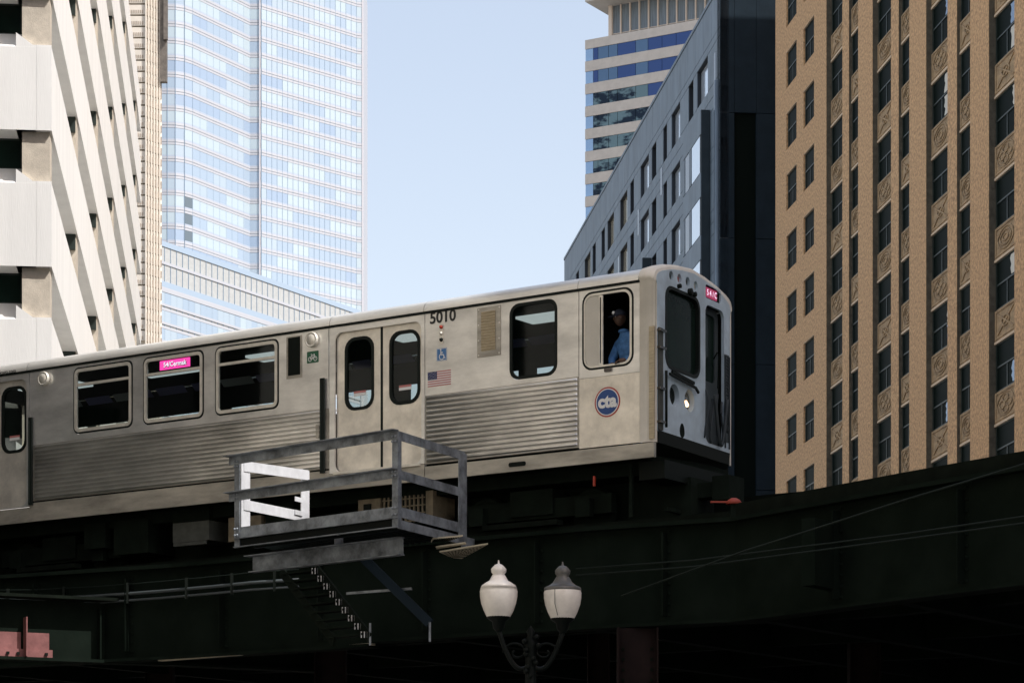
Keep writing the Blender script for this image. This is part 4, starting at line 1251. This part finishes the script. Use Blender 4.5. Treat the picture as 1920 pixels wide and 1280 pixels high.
# ------------------------------------------------------------------ elevated track structure
def viaduct():
    t = thing('elevated_railway', 'dark riveted steel elevated railway structure carrying the train', 'viaduct', (1.3, 39.0, 0))
    ox, oy = 1.3, 39.0
    near = [(-19.0, 50.2), (-15.3, 48.2), (-8.82, 45.3), (-5.48, 43.6), (-2.15, 41.3), (1.25, 39.0), (3.19, 38.0), (3.69, 37.3), (5.19, 35.05), (6.40, 33.35), (8.2, 30.9), (11, 27.5), (14, 24)]
    u = Vector((0.827, -0.562, 0)); v = Vector((0.562, 0.827, 0))
    def L(p, z=0): return Vector((p[0] - ox, p[1] - oy, z))
    def offset(path, d):
        out = []
        for i, p in enumerate(path):
            a = Vector(path[max(0, i - 1)]); b = Vector(path[min(len(path) - 1, i + 1)])
            dd = (b - a).normalized(); nn = Vector((-dd.y, dd.x))
            out.append((p[0] + nn.x * d, p[1] + nn.y * d))
        return out
    def wallstrip(path, thick, z0, z1, nm, mt='girder'):
        q = offset(path, thick); m = MB()
        for (a, b, c, d) in zip(path, path[1:], q, q[1:]):
            vs = [L(a, z0), L(b, z0), L(d, z0), L(c, z0), L(a, z1), L(b, z1), L(d, z1), L(c, z1)]
            m.add(vs, [(0, 3, 2, 1), (4, 5, 6, 7), (0, 1, 5, 4), (2, 3, 7, 6)])
        # ends
        for i in (0, -1):
            a, c = path[i], q[i]
            m.add([L(a, z0), L(c, z0), L(c, z1), L(a, z1)], [(0, 1, 2, 3)])
        return m.build(nm, mt, t)
    # near plate girder: ends at px 700 bracket on the left branch, continues right
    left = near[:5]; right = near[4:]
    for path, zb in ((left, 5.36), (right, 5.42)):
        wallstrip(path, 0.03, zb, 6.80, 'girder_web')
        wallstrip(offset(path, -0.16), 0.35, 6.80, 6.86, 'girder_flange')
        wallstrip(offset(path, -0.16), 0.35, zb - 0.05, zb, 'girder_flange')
        # stiffeners and rivets
        pv = [Vector((a[0], a[1], 0)) for a in path]
        rm = MB(); acc = 0.0
        for a, b in zip(pv, pv[1:]):
            d = (b - a); n_ = int(d.length / 1.5); dn = d.normalized(); nn = Vector((dn.y, -dn.x, 0))
            for k in range(n_):
                p = a + dn * (k + 0.5) * d.length / max(1, n_)
                q = p + nn * 0.13
                m = MB(); pl = Vector((p.x - ox, p.y - oy, 0)); ql = Vector((q.x - ox, q.y - oy, 0))
                m.bar(pl + nn * 0.065 + Vector((0, 0, (zb + 6.8) / 2 - 0.6)), pl + nn * 0.065 + Vector((0, 0, (zb + 6.8) / 2 + 0.6)), 0.03, 0.13, up=tuple(nn))
                m.build('stiffener', 'girder', t)
                for r_ in range(9):
                    c = pl + nn * 0.012 + dn * 0.06 + Vector((0, 0, zb + 0.12 + r_ * 0.15))
                    rm.box(c.x - 0.018, c.x + 0.018, c.y - 0.018, c.y + 0.018, c.z - 0.018, c.z + 0.018)
        rm.build('rivets', 'girder', t, kind='stuff')
    # crossing girder at far left, sun on its lower web painted by lighter plates
    gp = [(-12.4, 41.6), (-8.4, 43.4786), (-5.48, 44.85), (-3.0, 46.4)]
    wallstrip(gp, 0.03, 5.36, 6.3, 'girder_web', 'girder')
    wallstrip(offset(gp, -0.18), 0.38, 5.30, 5.35, 'girder_flange', 'girder')
    for f in (0.0, 0.12, 0.30, 0.52, 0.80):
        a = Vector((*gp[0], 0)); b = Vector((*gp[2], 0)); p = a + (b - a) * f + Vector((-ox, -oy, 0)); d = (b - a).normalized(); nn = Vector((d.y, -d.x, 0))
        MB().bar(p + nn * 0.09 + Vector((0, 0, 5.36)), p + nn * 0.09 + Vector((0, 0, 6.2)), 0.025, 0.17, up=tuple(nn)).build('stiffener', 'girder', t)
    a = Vector((*gp[0], 0)); b = Vector((*gp[2], 0)); d = (b - a).normalized(); nn = Vector((d.y, -d.x, 0))
    p = a + (b - a) * 0.3 + Vector((-ox, -oy, 0))
    bd = (b - a).length
    def at_px(px):
        kk = (px - 960) / 5000
        return (kk * a.y - a.x) / (d.x - kk * d.y)
    for pa, pb in ((-40, 38), (49, 91)):  # lighter red plates painting the sun patch on the dark web
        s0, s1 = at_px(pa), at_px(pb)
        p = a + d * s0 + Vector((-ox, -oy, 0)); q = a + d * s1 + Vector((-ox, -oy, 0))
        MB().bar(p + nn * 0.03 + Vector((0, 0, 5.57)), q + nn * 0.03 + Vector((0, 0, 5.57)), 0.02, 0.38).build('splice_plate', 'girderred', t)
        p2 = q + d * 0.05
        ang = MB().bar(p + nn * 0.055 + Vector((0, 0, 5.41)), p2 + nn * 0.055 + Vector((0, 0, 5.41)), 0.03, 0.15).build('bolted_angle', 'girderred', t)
        nb = int((s1 - s0) / 0.2)
        for k_ in range(nb):
            c = q - d * (0.06 + 0.17 * k_) + nn * 0.078 + Vector((0, 0, 5.41))
            MB().bar(c, c + nn * 0.03, 0.045, 0.045).build('bolt', 'black', ang)
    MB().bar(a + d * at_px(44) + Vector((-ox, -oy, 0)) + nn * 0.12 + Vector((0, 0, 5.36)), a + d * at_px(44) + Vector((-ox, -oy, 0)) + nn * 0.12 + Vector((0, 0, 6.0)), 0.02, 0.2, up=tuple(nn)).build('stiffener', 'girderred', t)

    def ledge(f0, f1, out, z0, z1):
        a_ = Vector((*gp[0], 0)); b_ = Vector((*gp[2], 0)); p0 = a_ + (b_ - a_) * f0 + Vector((-ox, -oy, 0)); p1 = a_ + (b_ - a_) * f1 + Vector((-ox, -oy, 0))
        MB().bar(p0 + nn * (out / 2 - 0.05) + Vector((0, 0, (z0 + z1) / 2)), p1 + nn * (out / 2 - 0.05) + Vector((0, 0, (z0 + z1) / 2)), out, z1 - z0).build('walkway_plank', 'tie', t)
    ledge(0.0, 1.3, 0.40, 6.31, 6.36)
    # deck: ties and planks across the width, cross girders, stringers, far girders
    far = offset(near, 15.5)
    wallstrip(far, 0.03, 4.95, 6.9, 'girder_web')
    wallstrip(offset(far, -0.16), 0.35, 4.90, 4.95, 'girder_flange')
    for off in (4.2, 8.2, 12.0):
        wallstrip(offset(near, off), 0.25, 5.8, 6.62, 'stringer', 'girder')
    # cross girders
    for i in range(16):
        s = -22 + i * 2.9
        a = Vector((1.25, 39.0, 0)) + u * s + v * (0.35 if s < 4 else -1.2); b = a + v * 15
        m = MB(); al = a - Vector((ox, oy, 0)); bl = b - Vector((ox, oy, 0))
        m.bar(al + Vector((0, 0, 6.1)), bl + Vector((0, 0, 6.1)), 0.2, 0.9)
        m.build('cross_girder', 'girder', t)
    # planked deck between
    m = MB()
    q0 = offset(near, 0.2); q1 = offset(near, 15.4)
    for a, b, c, d_ in zip(q0, q0[1:], q1, q1[1:]):
        m.add([L(a, 6.66), L(b, 6.66), L(d_, 6.66), L(c, 6.66), L(a, 6.74), L(b, 6.74), L(d_, 6.74), L(c, 6.74)], [(0, 3, 2, 1), (4, 5, 6, 7), (0, 1, 5, 4), (2, 3, 7, 6)])
    m.build('deck', 'tie', t)
    # ties and rails under the train
    tie = MB().box(-0.11, 0.11, -0.25, 2.9, 6.76, 6.95).mesh('tie', 'tie')
    for i in range(62):
        s = -19.5 + i * 0.5
        p = Vector((1.92, 40, 0)) + u * s
        if s > 3.4:
            # ahead of the train the track bends towards the viewer
            p = Vector((1.92, 40, 0)) + u * s - v * (0.06 * (s - 3.4) ** 1.7)
        put('tie', tie, t, (p.x - ox, p.y - oy, 0.0), (0, 0, TH - (0.0 if s < 3.4 else 0.05 * (s - 3.4) ** 0.8)))
    for y in (0.76, 1.95, 0.28):
        pts = []
        for i in range(32):
            s = -19.5 + i
            bend = 0.0 if s < 3.4 else 0.06 * (s - 3.4) ** 1.7
            p = Vector((1.92 - ox, 40 - oy, 7.0 if y != 0.28 else 7.1)) + u * s + v * (y - bend); pts.append(p)
        m = MB()
        for a, b in zip(pts, pts[1:]): m.bar(a, b + (b - a) * 0.005, 0.07, 0.11)
        m.build('rail' if y != 0.28 else 'third_rail', 'rail' if y != 0.28 else 'tie', t)
    wallstrip([(p[0], p[1]) for p in near[6:]], 0.22, 6.862, 7.07, 'timber_guard', 'tie')
    bp = [(1.92 - 0.562 * 0 + u.x * s_ + v.x * (3.9 - (0 if s_ < 3.4 else 0.06 * (s_ - 3.4) ** 1.7)), 40 + u.y * s_ + v.y * (3.9 - (0 if s_ < 3.4 else 0.06 * (s_ - 3.4) ** 1.7))) for s_ in range(-20, 13)]
    wallstrip(bp, 0.08, 6.76, 7.95, 'kick_board', 'tie')
    # unseen deck and parapet added at left to darken the train's lower end
    MB().box(-34 - ox, -9.9 - ox, 32 - oy, 41.0 - oy, 5.6, 6.9).build('branch_deck', 'tie', t)
    MB().box(-34 - ox, -9.9 - ox, 32 - oy, 32.1 - oy, 6.9, 8.1).build('branch_parapet', 'tie', t)
    # columns
    for (px, Y, wv, zb) in ((1195, 38.6, 0.55, 5.35), (1122, 46.0, 0.34, 6.6), (620, 45.5, 0.5, 5.9), (300, 51.0, 0.5, 5.9), (1620, 47.0, 0.5, 5.9)):
        x = (px - 960) / 5000 * Y - ox; y = Y - oy
        c = MB().box(x - wv / 2, x + wv / 2, y - 0.015, y + 0.015, 0, zb).box(x - wv / 2 - 0.02, x - wv / 2, y - 0.2, y + 0.2, 0, zb).box(x + wv / 2, x + wv / 2 + 0.02, y - 0.2, y + 0.2, 0, zb).build('column', 'maroon', t)
        rm = MB()
        for k in range(34):
            z = 0.4 + k * 0.15
            if z > zb - 0.2: break
            for xx in (x - wv / 2 + 0.07, x + wv / 2 - 0.07): rm.box(xx - 0.02, xx + 0.02, y - 0.035, y - 0.016, z - 0.02, z + 0.02)
        rm.build('rivets', 'girder', c, kind='stuff')
    return near, offset
NEAR, OFFS = viaduct()

# walkway deck edge light bits: conduits along the near girder on the left
def conduits():
    pts = [(-30, 1124), (60, 1123), (180, 1117), (300, 1108), (400, 1099), (470, 1092), (560, 1086)]
    def path(dy, dep=0.0):
        out = []
        for px, py in pts:
            # same z along the run: solve Y from height
            Y = (6.42 - 1.7) * 5000 / (1650 - py)
            out.append(Vector(((px - 960) / 5000 * Y, Y - dep, 6.42 - dy)))
        return out
    t = thing('pipe_run', 'pair of grey conduits strapped along the dark girder at left', 'pipes', tuple(path(0)[0]))
    o0 = path(0)[0]
    for dy, r_, mt in ((0.0, 0.028, 'conduit'), (0.11, 0.02, 'conduit'), (-0.16, 0.008, 'cable')):
        MB().tube([p - o0 for p in path(dy)], r_, 8).build('conduit', mt, t)
    P = path(0)
    for a, b in zip(P, P[1:]):
        n = max(1, round((b - a).length / 1.05))
        for k in range(n):
            p = a + (b - a) * ((k + 0.5) / n) - o0
            MB().box(p.x - 0.02, p.x + 0.02, p.y - 0.04, p.y + 0.05, p.z - 0.16, p.z + 0.18).build('strap', 'black', t)
conduits()

# ------------------------------------------------------------------ maintenance platform
def platform():
    c = Vector((-1.57, 36.5, 0)); up = Vector((0.737, -0.676, 0)); vp = Vector((0.438, 0.899, 0))
    Lg, Wd = 3.34, 2.03
    zb, zt = 6.55, 7.85
    t = thing('maintenance_platform', 'galvanised steel railed maintenance platform hanging in front of the train', 'platform', (c.x, c.y, zb))
    def Pt(a, b, z): # a along front edge to the left, b depth
        p = -up * a + vp * b
        return Vector((p.x, p.y, z - zb))
    def angle(a0, b0, z0, a1, b1, z1, nm, mt, wv=0.11, th=0.012, horiz=True, side=1):
        p = Pt(a0, b0, z0); q = Pt(a1, b1, z1)
        m = MB()
        d = (q - p).normalized()
        if horiz:
            m.bar(p, q, th, wv)                                  # vertical leg
            s = d.cross(Vector((0, 0, 1))).normalized() * side
            m.bar(p + s * (wv / 2) + Vector((0, 0, wv / 2)), q + s * (wv / 2) + Vector((0, 0, wv / 2)), wv, th)
        else:
            m.bar(p, q, wv, th, up=tuple(vp)); m.bar(p + up * (wv / 2) + vp * wv / 2, q + up * (wv / 2) + vp * wv / 2, wv, th, up=tuple(up))
        return m.build(nm, mt, t)
    G = 'galv'
    for z, nm in ((zt - 0.05, 'top_rail'), (7.27, 'mid_rail')):
        angle(-0.02, 0, z, Lg + 0.12, 0, z, nm, G, 0.12, side=-1)
        angle(0, 0.03, z - 0.01, 0, Wd, z - 0.01, nm, G, 0.12, side=-1)
    # posts: flat facing plates
    def post(a, b, z0, z1, wv, nrm, mt='galv'):
        m = MB(); p = Pt(a, b, z0); q = Pt(a, b, z1)
        m.bar(p, q, wv, 0.014, up=tuple(nrm))
        m.build('post', mt, t)
    nf = Vector((up.y, -up.x, 0)); ns = Vector((vp.y, -vp.x, 0))
    for a in (0.045, Lg - 0.05):
        post(a, 0.01, zb - 0.02, zt - 0.1, 0.11, nf)
    post(0.0, 0.06, zb - 0.02, zt - 0.1, 0.10, ns)
    post(0.0, Wd - 0.02, zb - 0.1, zt - 0.02, 0.16, ns); post(-0.0, Wd - 0.15, zb, zt - 0.1, 0.08, ns)
    bolt = MB().lathe([(0.001, -0.02), (0.016, -0.016), (0.02, 0)], (0, 0, 0), 8, 'y').mesh('bolt', 'galv')
    for a_ in (0.045, Lg - 0.05):
        for z_ in (zt - 0.07, zt - 0.14, 7.24, 7.30, zb + 0.16, zb + 0.25):
            for da in (-0.028, 0.028):
                q_ = Pt(a_ + da, -0.0, z_) + nf * 0.018 * (1 if nf.y < 0 else -1)
                put('bolt', bolt, t, tuple(q_), (0, 0, math.atan2(up.y, up.x)))
    # toe board and deck edge
    p, q = Pt(0, 0.02, zb + 0.20), Pt(Lg + 0.02, 0.02, zb + 0.20)
    MB().bar(p, q, 0.012, 0.15).build('toe_board', G, t)
    MB().bar(Pt(0, 0.02, zb + 0.20), Pt(0, Wd, zb + 0.20), 0.012, 0.14).build('toe_board', G, t)
    MB().bar(Pt(0, 0.03, zb + 0.05), Pt(Lg, 0.03, zb + 0.05), 0.012, 0.13).build('edge_channel', 'lampmetal', t)
    MB().bar(Pt(0, 0.0, zb + 0.115), Pt(Lg, 0.0, zb + 0.115), 0.05, 0.012).build('edge_channel', G, t)
    MB().bar(Pt(0, 0.0, zb - 0.01), Pt(Lg, 0.0, zb - 0.01), 0.05, 0.012).build('edge_channel', G, t)
    MB().bar(Pt(0, 0.02, zb + 0.03), Pt(0, Wd + 0.3, zb + 0.03), 0.014, 0.12).build('edge_channel', G, t)
    # grating deck: bearing bars
    for k in range(28):
        a = 0.06 + k * (Lg - 0.12) / 27
        MB().bar(Pt(a, 0.05, zb + 0.085), Pt(a, Wd, zb + 0.085), 0.012, 0.05).build('grating_bar', 'lampmetal', t)
    for b in (0.5, 1.0, 1.5):
        MB().bar(Pt(0.05, b, zb + 0.04), Pt(Lg - 0.05, b, zb + 0.04), 0.06, 0.03).build('joist', 'lampmetal', t)
    # end frame at the left, its sunlight painted in a pale colour
    for za, zb2 in ((7.72, 7.84), (7.16, 7.20)):
        MB().bar(Pt(Lg - 0.12, 0.10, za), Pt(Lg - 0.12, Wd - 0.08, zb2), 0.014, 0.15).build('end_rail', 'galvbright', t)
    MB().bar(Pt(Lg - 0.108, 0.16, zb + 0.12), Pt(Lg - 0.108, 0.16, 7.78), 0.24, 0.014, up=tuple(ns)).build('end_post', 'galvbright', t)
    MB().bar(Pt(Lg - 0.108, Wd - 0.16, 7.13), Pt(Lg - 0.108, Wd - 0.16, 7.91), 0.24, 0.014, up=tuple(ns)).build('end_post', 'galvbright', t)
    for z in (zt - 0.42, zt - 0.62): 
        MB().bar(Pt(Lg - 0.14, Wd - 0.5, z), Pt(Lg - 0.14, Wd - 0.28, z), 0.014, 0.07).build('gusset', 'galvbright', t)
    # bracket beam underneath and its hanger
    m = MB(); a0, a1 = 0.32, 3.45
    m.bar(Pt(a0, 0.65, 6.37), Pt(a1, 0.65, 6.37), 0.014, 0.23); m.bar(Pt(a0, 0.60, 6.49), Pt(a1 + 0.1, 0.60, 6.49), 0.12, 0.014); m.bar(Pt(a0, 0.60, 6.25), Pt(a1, 0.60, 6.25), 0.12, 0.014)
    m.build('support_beam', 'galv', t)
    MB().bar(Pt(1.6, 0.62, 6.5), Pt(1.6, 0.62, 6.64), 0.02, 0.16, up=tuple(nf)).build('hanger', G, t)
    # diagonal brace, lower horizontal rod
    A = at(682, 1046, 38.4); B = at(806, 1168, 38.0); o_ = Vector((c.x, c.y, zb))
    MB().bar(A - o_, B - o_, 0.05, 0.13).build('brace', 'granitedk', t)
    MB().bar(B - o_ + Vector((0.0, 0, 0.02)), B - o_ + Vector((0, 0, -0.26)), 0.03, 0.05, up=(0, 1, 0)).build('brace_bracket', 'galv', t)
    A = at(650, 1112, 38.6); B = at(772, 1103, 38.2)
    MB().bar(A - o_, B - o_, 0.03, 0.035).build('tie_rod', 'galv', t)
    # perforated landing plates at right, sunlight painted into their tan
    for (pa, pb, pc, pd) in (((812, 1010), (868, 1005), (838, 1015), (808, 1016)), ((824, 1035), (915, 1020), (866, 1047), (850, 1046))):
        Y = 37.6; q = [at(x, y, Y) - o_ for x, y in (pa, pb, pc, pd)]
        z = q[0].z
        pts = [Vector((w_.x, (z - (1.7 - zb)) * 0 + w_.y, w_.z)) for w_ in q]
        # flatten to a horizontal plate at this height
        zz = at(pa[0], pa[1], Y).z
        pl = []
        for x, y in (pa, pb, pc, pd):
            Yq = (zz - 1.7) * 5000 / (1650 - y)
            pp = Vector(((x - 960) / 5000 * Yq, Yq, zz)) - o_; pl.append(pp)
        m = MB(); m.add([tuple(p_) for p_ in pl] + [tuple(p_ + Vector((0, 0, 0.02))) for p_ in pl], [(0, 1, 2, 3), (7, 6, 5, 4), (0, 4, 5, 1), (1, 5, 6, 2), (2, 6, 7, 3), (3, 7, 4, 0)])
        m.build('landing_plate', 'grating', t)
        hm = MB()
        for ia in range(1, 12):
            for ib in range(1, 7):
                fa, fb = ia / 12, ib / 7
                c_ = pl[0] * (1 - fa) * (1 - fb) + pl[1] * fa * (1 - fb) + pl[2] * fa * fb + pl[3] * (1 - fa) * fb
                hm.box(c_.x - 0.012, c_.x + 0.012, c_.y - 0.02, c_.y + 0.02, c_.z - 0.006, c_.z - 0.001)
        hm.build('perforations', 'black', t, kind='stuff')
    zz = at(817, 1025, 37.6).z; pl = []
    for x, y in ((817, 1026), (872, 1018), (874, 1020), (819, 1029)):
        Yq = (zz - 1.7) * 5000 / (1650 - y); pl.append(Vector(((x - 960) / 5000 * Yq, Yq, zz)) - o_)
    m = MB(); m.add([tuple(p_) for p_ in pl] + [tuple(p_ + Vector((0, 0, 0.02))) for p_ in pl], [(0, 1, 2, 3), (7, 6, 5, 4), (0, 4, 5, 1), (1, 5, 6, 2), (2, 6, 7, 3), (3, 7, 4, 0)])
    m.build('landing_plate', 'grating', t)
platform()

# ------------------------------------------------------------------ access stair under the platform
def stair():
    A = at(590, 1062, 40.5); B = at(694, 1196, 38.5)
    t = thing('access_stair', 'steep dark access stair with slotted treads below the railed platform', 'stairs', tuple(B))
    d = A - B
    side_ = Vector((0.737, -0.676, 0)) * 0.75
    for s in (0, 1):
        MB().bar(side_ * s * -1, d - side_ * s, 0.03, 0.16).build('stringer', 'under', t)
    n = 9
    for k in range(n):
        p = d * ((k + 0.5) / n)
        m = MB(); m.bar(p, p - side_, 0.18, 0.03)
        tr = m.build('tread', 'under', t)
        for j in range(3):
            c = p + Vector((-0.045 * j, -0.03, 0.0)) + side_ * 0.02
            MB().bar(c + Vector((0, 0, -0.055)), c + Vector((0, 0, 0.035)), 0.016, 0.012).build('slot_edge', 'galvbright', tr)  # bright bars painting sunlight on the tread slots
    MB().bar((0, 0, -0.1), (0, 0, 0.22), 0.03, 0.03).build('newel', 'galv', t)
    # long tan strip painting the sunlit flange edge, left of the stair foot
    p = at(700, 1207, 41.25); q = at(300, 1237, 43.7)
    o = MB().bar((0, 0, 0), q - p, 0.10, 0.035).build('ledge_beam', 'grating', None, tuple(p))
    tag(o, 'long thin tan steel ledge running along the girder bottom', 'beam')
stair()

# ------------------------------------------------------------------ twin globe street lamp
def street_lamp():
    Y = 28.0
    t = thing('street_lamp', 'twin globe street lamp on dark ornate cast iron post', 'street lamp', ((995 - 960) / 5000 * Y, Y, 0))
    def zz(py): return 1.7 + (1650 - py) / 5000 * Y
    MB().lathe([(0.22, 0), (0.22, 0.5), (0.16, 0.6), (0.14, 0.9), (0.09, 1.0), (0.07, 3.3), (0.09, 3.35), (0.09, 3.5), (0.06, 3.6), (0.055, zz(1215)), (0.075, zz(1205)), (0.03, zz(1190)), (0.045, zz(1183)), (0.001, zz(1172))], n=20).build('post', 'lampmetal', t)
    k = 0.0
    for sgn, px, zoff in ((-1, 935, 0), (1, 1055, -3)):
        x = (px - 995) / 5000 * Y
        m = MB(); pts = []
        for i in range(15):
            f = i / 14
            pts.append((x * f, 0, zz(1245) + 0.10 * math.sin(f * math.pi * 1.0) * -1 + f ** 2 * (zz(1182 - zoff) - zz(1245))))
        m.tube(pts, 0.026, 8)
        sp = []
        for i in range(22):
            a_ = i / 21 * 3.6 * math.pi / 1.6; r_ = 0.14 * (1 - i / 26)
            sp.append((x * 0.45 + r_ * math.cos(a_) * sgn, 0.0, zz(1222) + r_ * math.sin(a_) * 0.8))
        m.tube(sp, 0.014, 6)
        m.build('arm', 'lampmetal', t)
        zb_ = zz(1158 - zoff)
        MB().lathe([(0.03, zb_ - 0.14), (0.06, zb_ - 0.10), (0.07, zb_ - 0.04), (0.125, zb_), (0.125, zb_ + 0.02), (0.1, zb_ + 0.022)], (x, 0, 0), 24).build('globe_fitter', 'lampmetal', t)
        s = 0.0056                                    # metres per photo px at this depth
        gp = [(22, 0), (28, 12), (33, 26), (35, 38), (35.5, 48), (34, 54)]
        cp = [(34.3, 54), (32, 59), (25, 64), (18, 68), (13.5, 76), (11, 80), (14, 84), (14.5, 90), (11, 94), (7, 98), (2, 100), (1.2, 106), (0.1, 107)]
        cp = [(r_ * s, zb_ + 0.01 + h * s) for r_, h in cp]; gp = [(r_ * s, zb_ + 0.01 + h * s) for r_, h in gp]
        if sgn < 0:
            MB().lathe(gp + cp, (x, 0, 0), 32).build('globe', 'globe', t)
        else:
            g_ = MB().lathe(gp, (x, 0, 0), 32).build('globe', 'globe', t)
            MB().lathe([(gp[-1][0] + 0.003, gp[-1][1] - 0.012), (gp[-1][0] + 0.006, gp[-1][1] - 0.0), (gp[-1][0] + 0.002, gp[-1][1] + 0.02)] + [(32 * s, zb_ + 59 * s + 0.01)], (x, 0, 0), 32).build('band', 'globecap', g_)
            MB().lathe([(31.5 * s, zb_ + 0.01 + 59.5 * s), (25 * s, zb_ + 64 * s)] + cp[3:], (x, 0, 0), 32).build('globe_cap', 'globecap', t)
            MB().tube([(x - 0.055, -0.165, zb_ + 0.03), (x - 0.085, -0.178, zb_ + 0.15), (x - 0.085, -0.178, zb_ + 0.3)], 0.004, 6).build('globe_seam', 'globecap', t)
    # ornament
    for i in range(10):
        a_ = i * 0.9; rnd = random.Random(i)
        MB().lathe([(0.001, 0.03), (0.025, 0.02), (0.03, 0), (0.02, -0.02), (0.001, -0.03)], (rnd.uniform(-0.09, 0.09), -0.05 - rnd.uniform(0, 0.03), zz(1195 + i * 8)), 8).build('leaf_ornament', 'lampmetal', t)
street_lamp()

# ------------------------------------------------------------------ overhead cables at right
def cables():
    defs = [('thin steel guy cable slanting up to the right across the dark girder', [(1165, 1117, 34), (1400, 1031, 33.5), (1500, 1000, 33), (1700, 936, 31.5), (1960, 858, 29.5)], 0.014, 'cable'),
            ('upper of the two faint cables sagging across the right girder', [(1080, 1066, 36.5), (1300, 1050, 35.5), (1500, 1025, 34), (1700, 1000, 32.5), (1960, 962, 30)], 0.013, 'cable'),
            ('lower of the two faint cables sagging across the right girder', [(1080, 1078, 36.4), (1300, 1062, 35.4), (1500, 1036, 33.9), (1700, 1010, 32.4), (1960, 975, 29.9)], 0.013, 'cable')]
    for lab, pts, r_, mt in defs:
        P = [at(*p) for p in pts]
        o = MB().tube([p - P[0] for p in P], r_, 6).build('cable', mt, None, tuple(P[0]))
        tag(o, lab, 'cable')
    # orange cover by the track ahead of the train
    p = at(1376, 945, 38.9)
    m = MB(); m.lathe([(0.11, 0), (0.12, 0.02), (0.09, 0.06), (0.04, 0.09), (0.001, 0.095)], (0, 0, 0), 14)
    m.box(-0.34, -0.09, -0.03, 0.03, 0.02, 0.045)
    o = m.build('track_cover', 'orange', None, (p.x, p.y, p.z)); tag(o, 'small orange red cover beside the track ahead of the train', 'cover')
    MB().box(-0.05, 0.05, -0.05, 0.05, -(p.z - 6.75), 0).build('stand', 'under', o)
cables()

# ------------------------------------------------------------------ unseen blocks added around the street to shape shade and reflections
def block(name, label, x0, x1, y0, y1, h, mt, face='+y'):
    t = thing(name, label, 'building', ((x0 + x1) / 2, (y0 + y1) / 2, 0))
    cx, cy = t.location.x, t.location.y
    MB().box(x0 - cx, x1 - cx, y0 - cy, y1 - cy, 0, h).build('wall', mt, t)
    MB().box(x0 - cx - 0.4, x1 - cx + 0.4, y0 - cy - 0.4, y1 - cy + 0.4, h, h + 1.0).build('cornice', mt, t)
    m = MB()
    z = 5.0
    while z < h - 3:
        if face == '+y':
            x = x0 + 1.5
            while x < x1 - 2: m.box(x - cx, x + 1.4 - cx, y1 - cy, y1 - cy + 0.05, z, z + 2.1); x += 3.2
        else:
            y = y0 + 1.5
            xs_ = x0 - cx if face == '-x' else x1 - cx
            while y < y1 - 2: m.box(min(xs_, xs_ - 0.05 if face == '-x' else xs_ + 0.05), max(xs_, xs_ - 0.05 if face == '-x' else xs_ + 0.05), y - cy, y + 1.4 - cy, z, z + 2.1); y += 3.2
        z += 3.8
    m.build('window', 'winglass', t, kind='stuff')  # panes of the added unseen blocks
block('stone_building', 'tall grey stone office block on the right hand street corner', 35, 60, 4.0, 64, 60.2, 'greystone', '-x')
block('brick_building', 'tan brick office block across the street behind the viewer', -30, 24, -62, -42, 46, 'tanwall', '+y')
block('brick_building', 'dark brown brick block on the near left hand pavement', -36, -12.8, 43, 60, 34, 'sootwall', '+x')
block('stone_building', 'sunlit tan stone block on the left hand pavement behind the viewer', -44, -15, -40, 41, 40, 'brightstone', '+x')
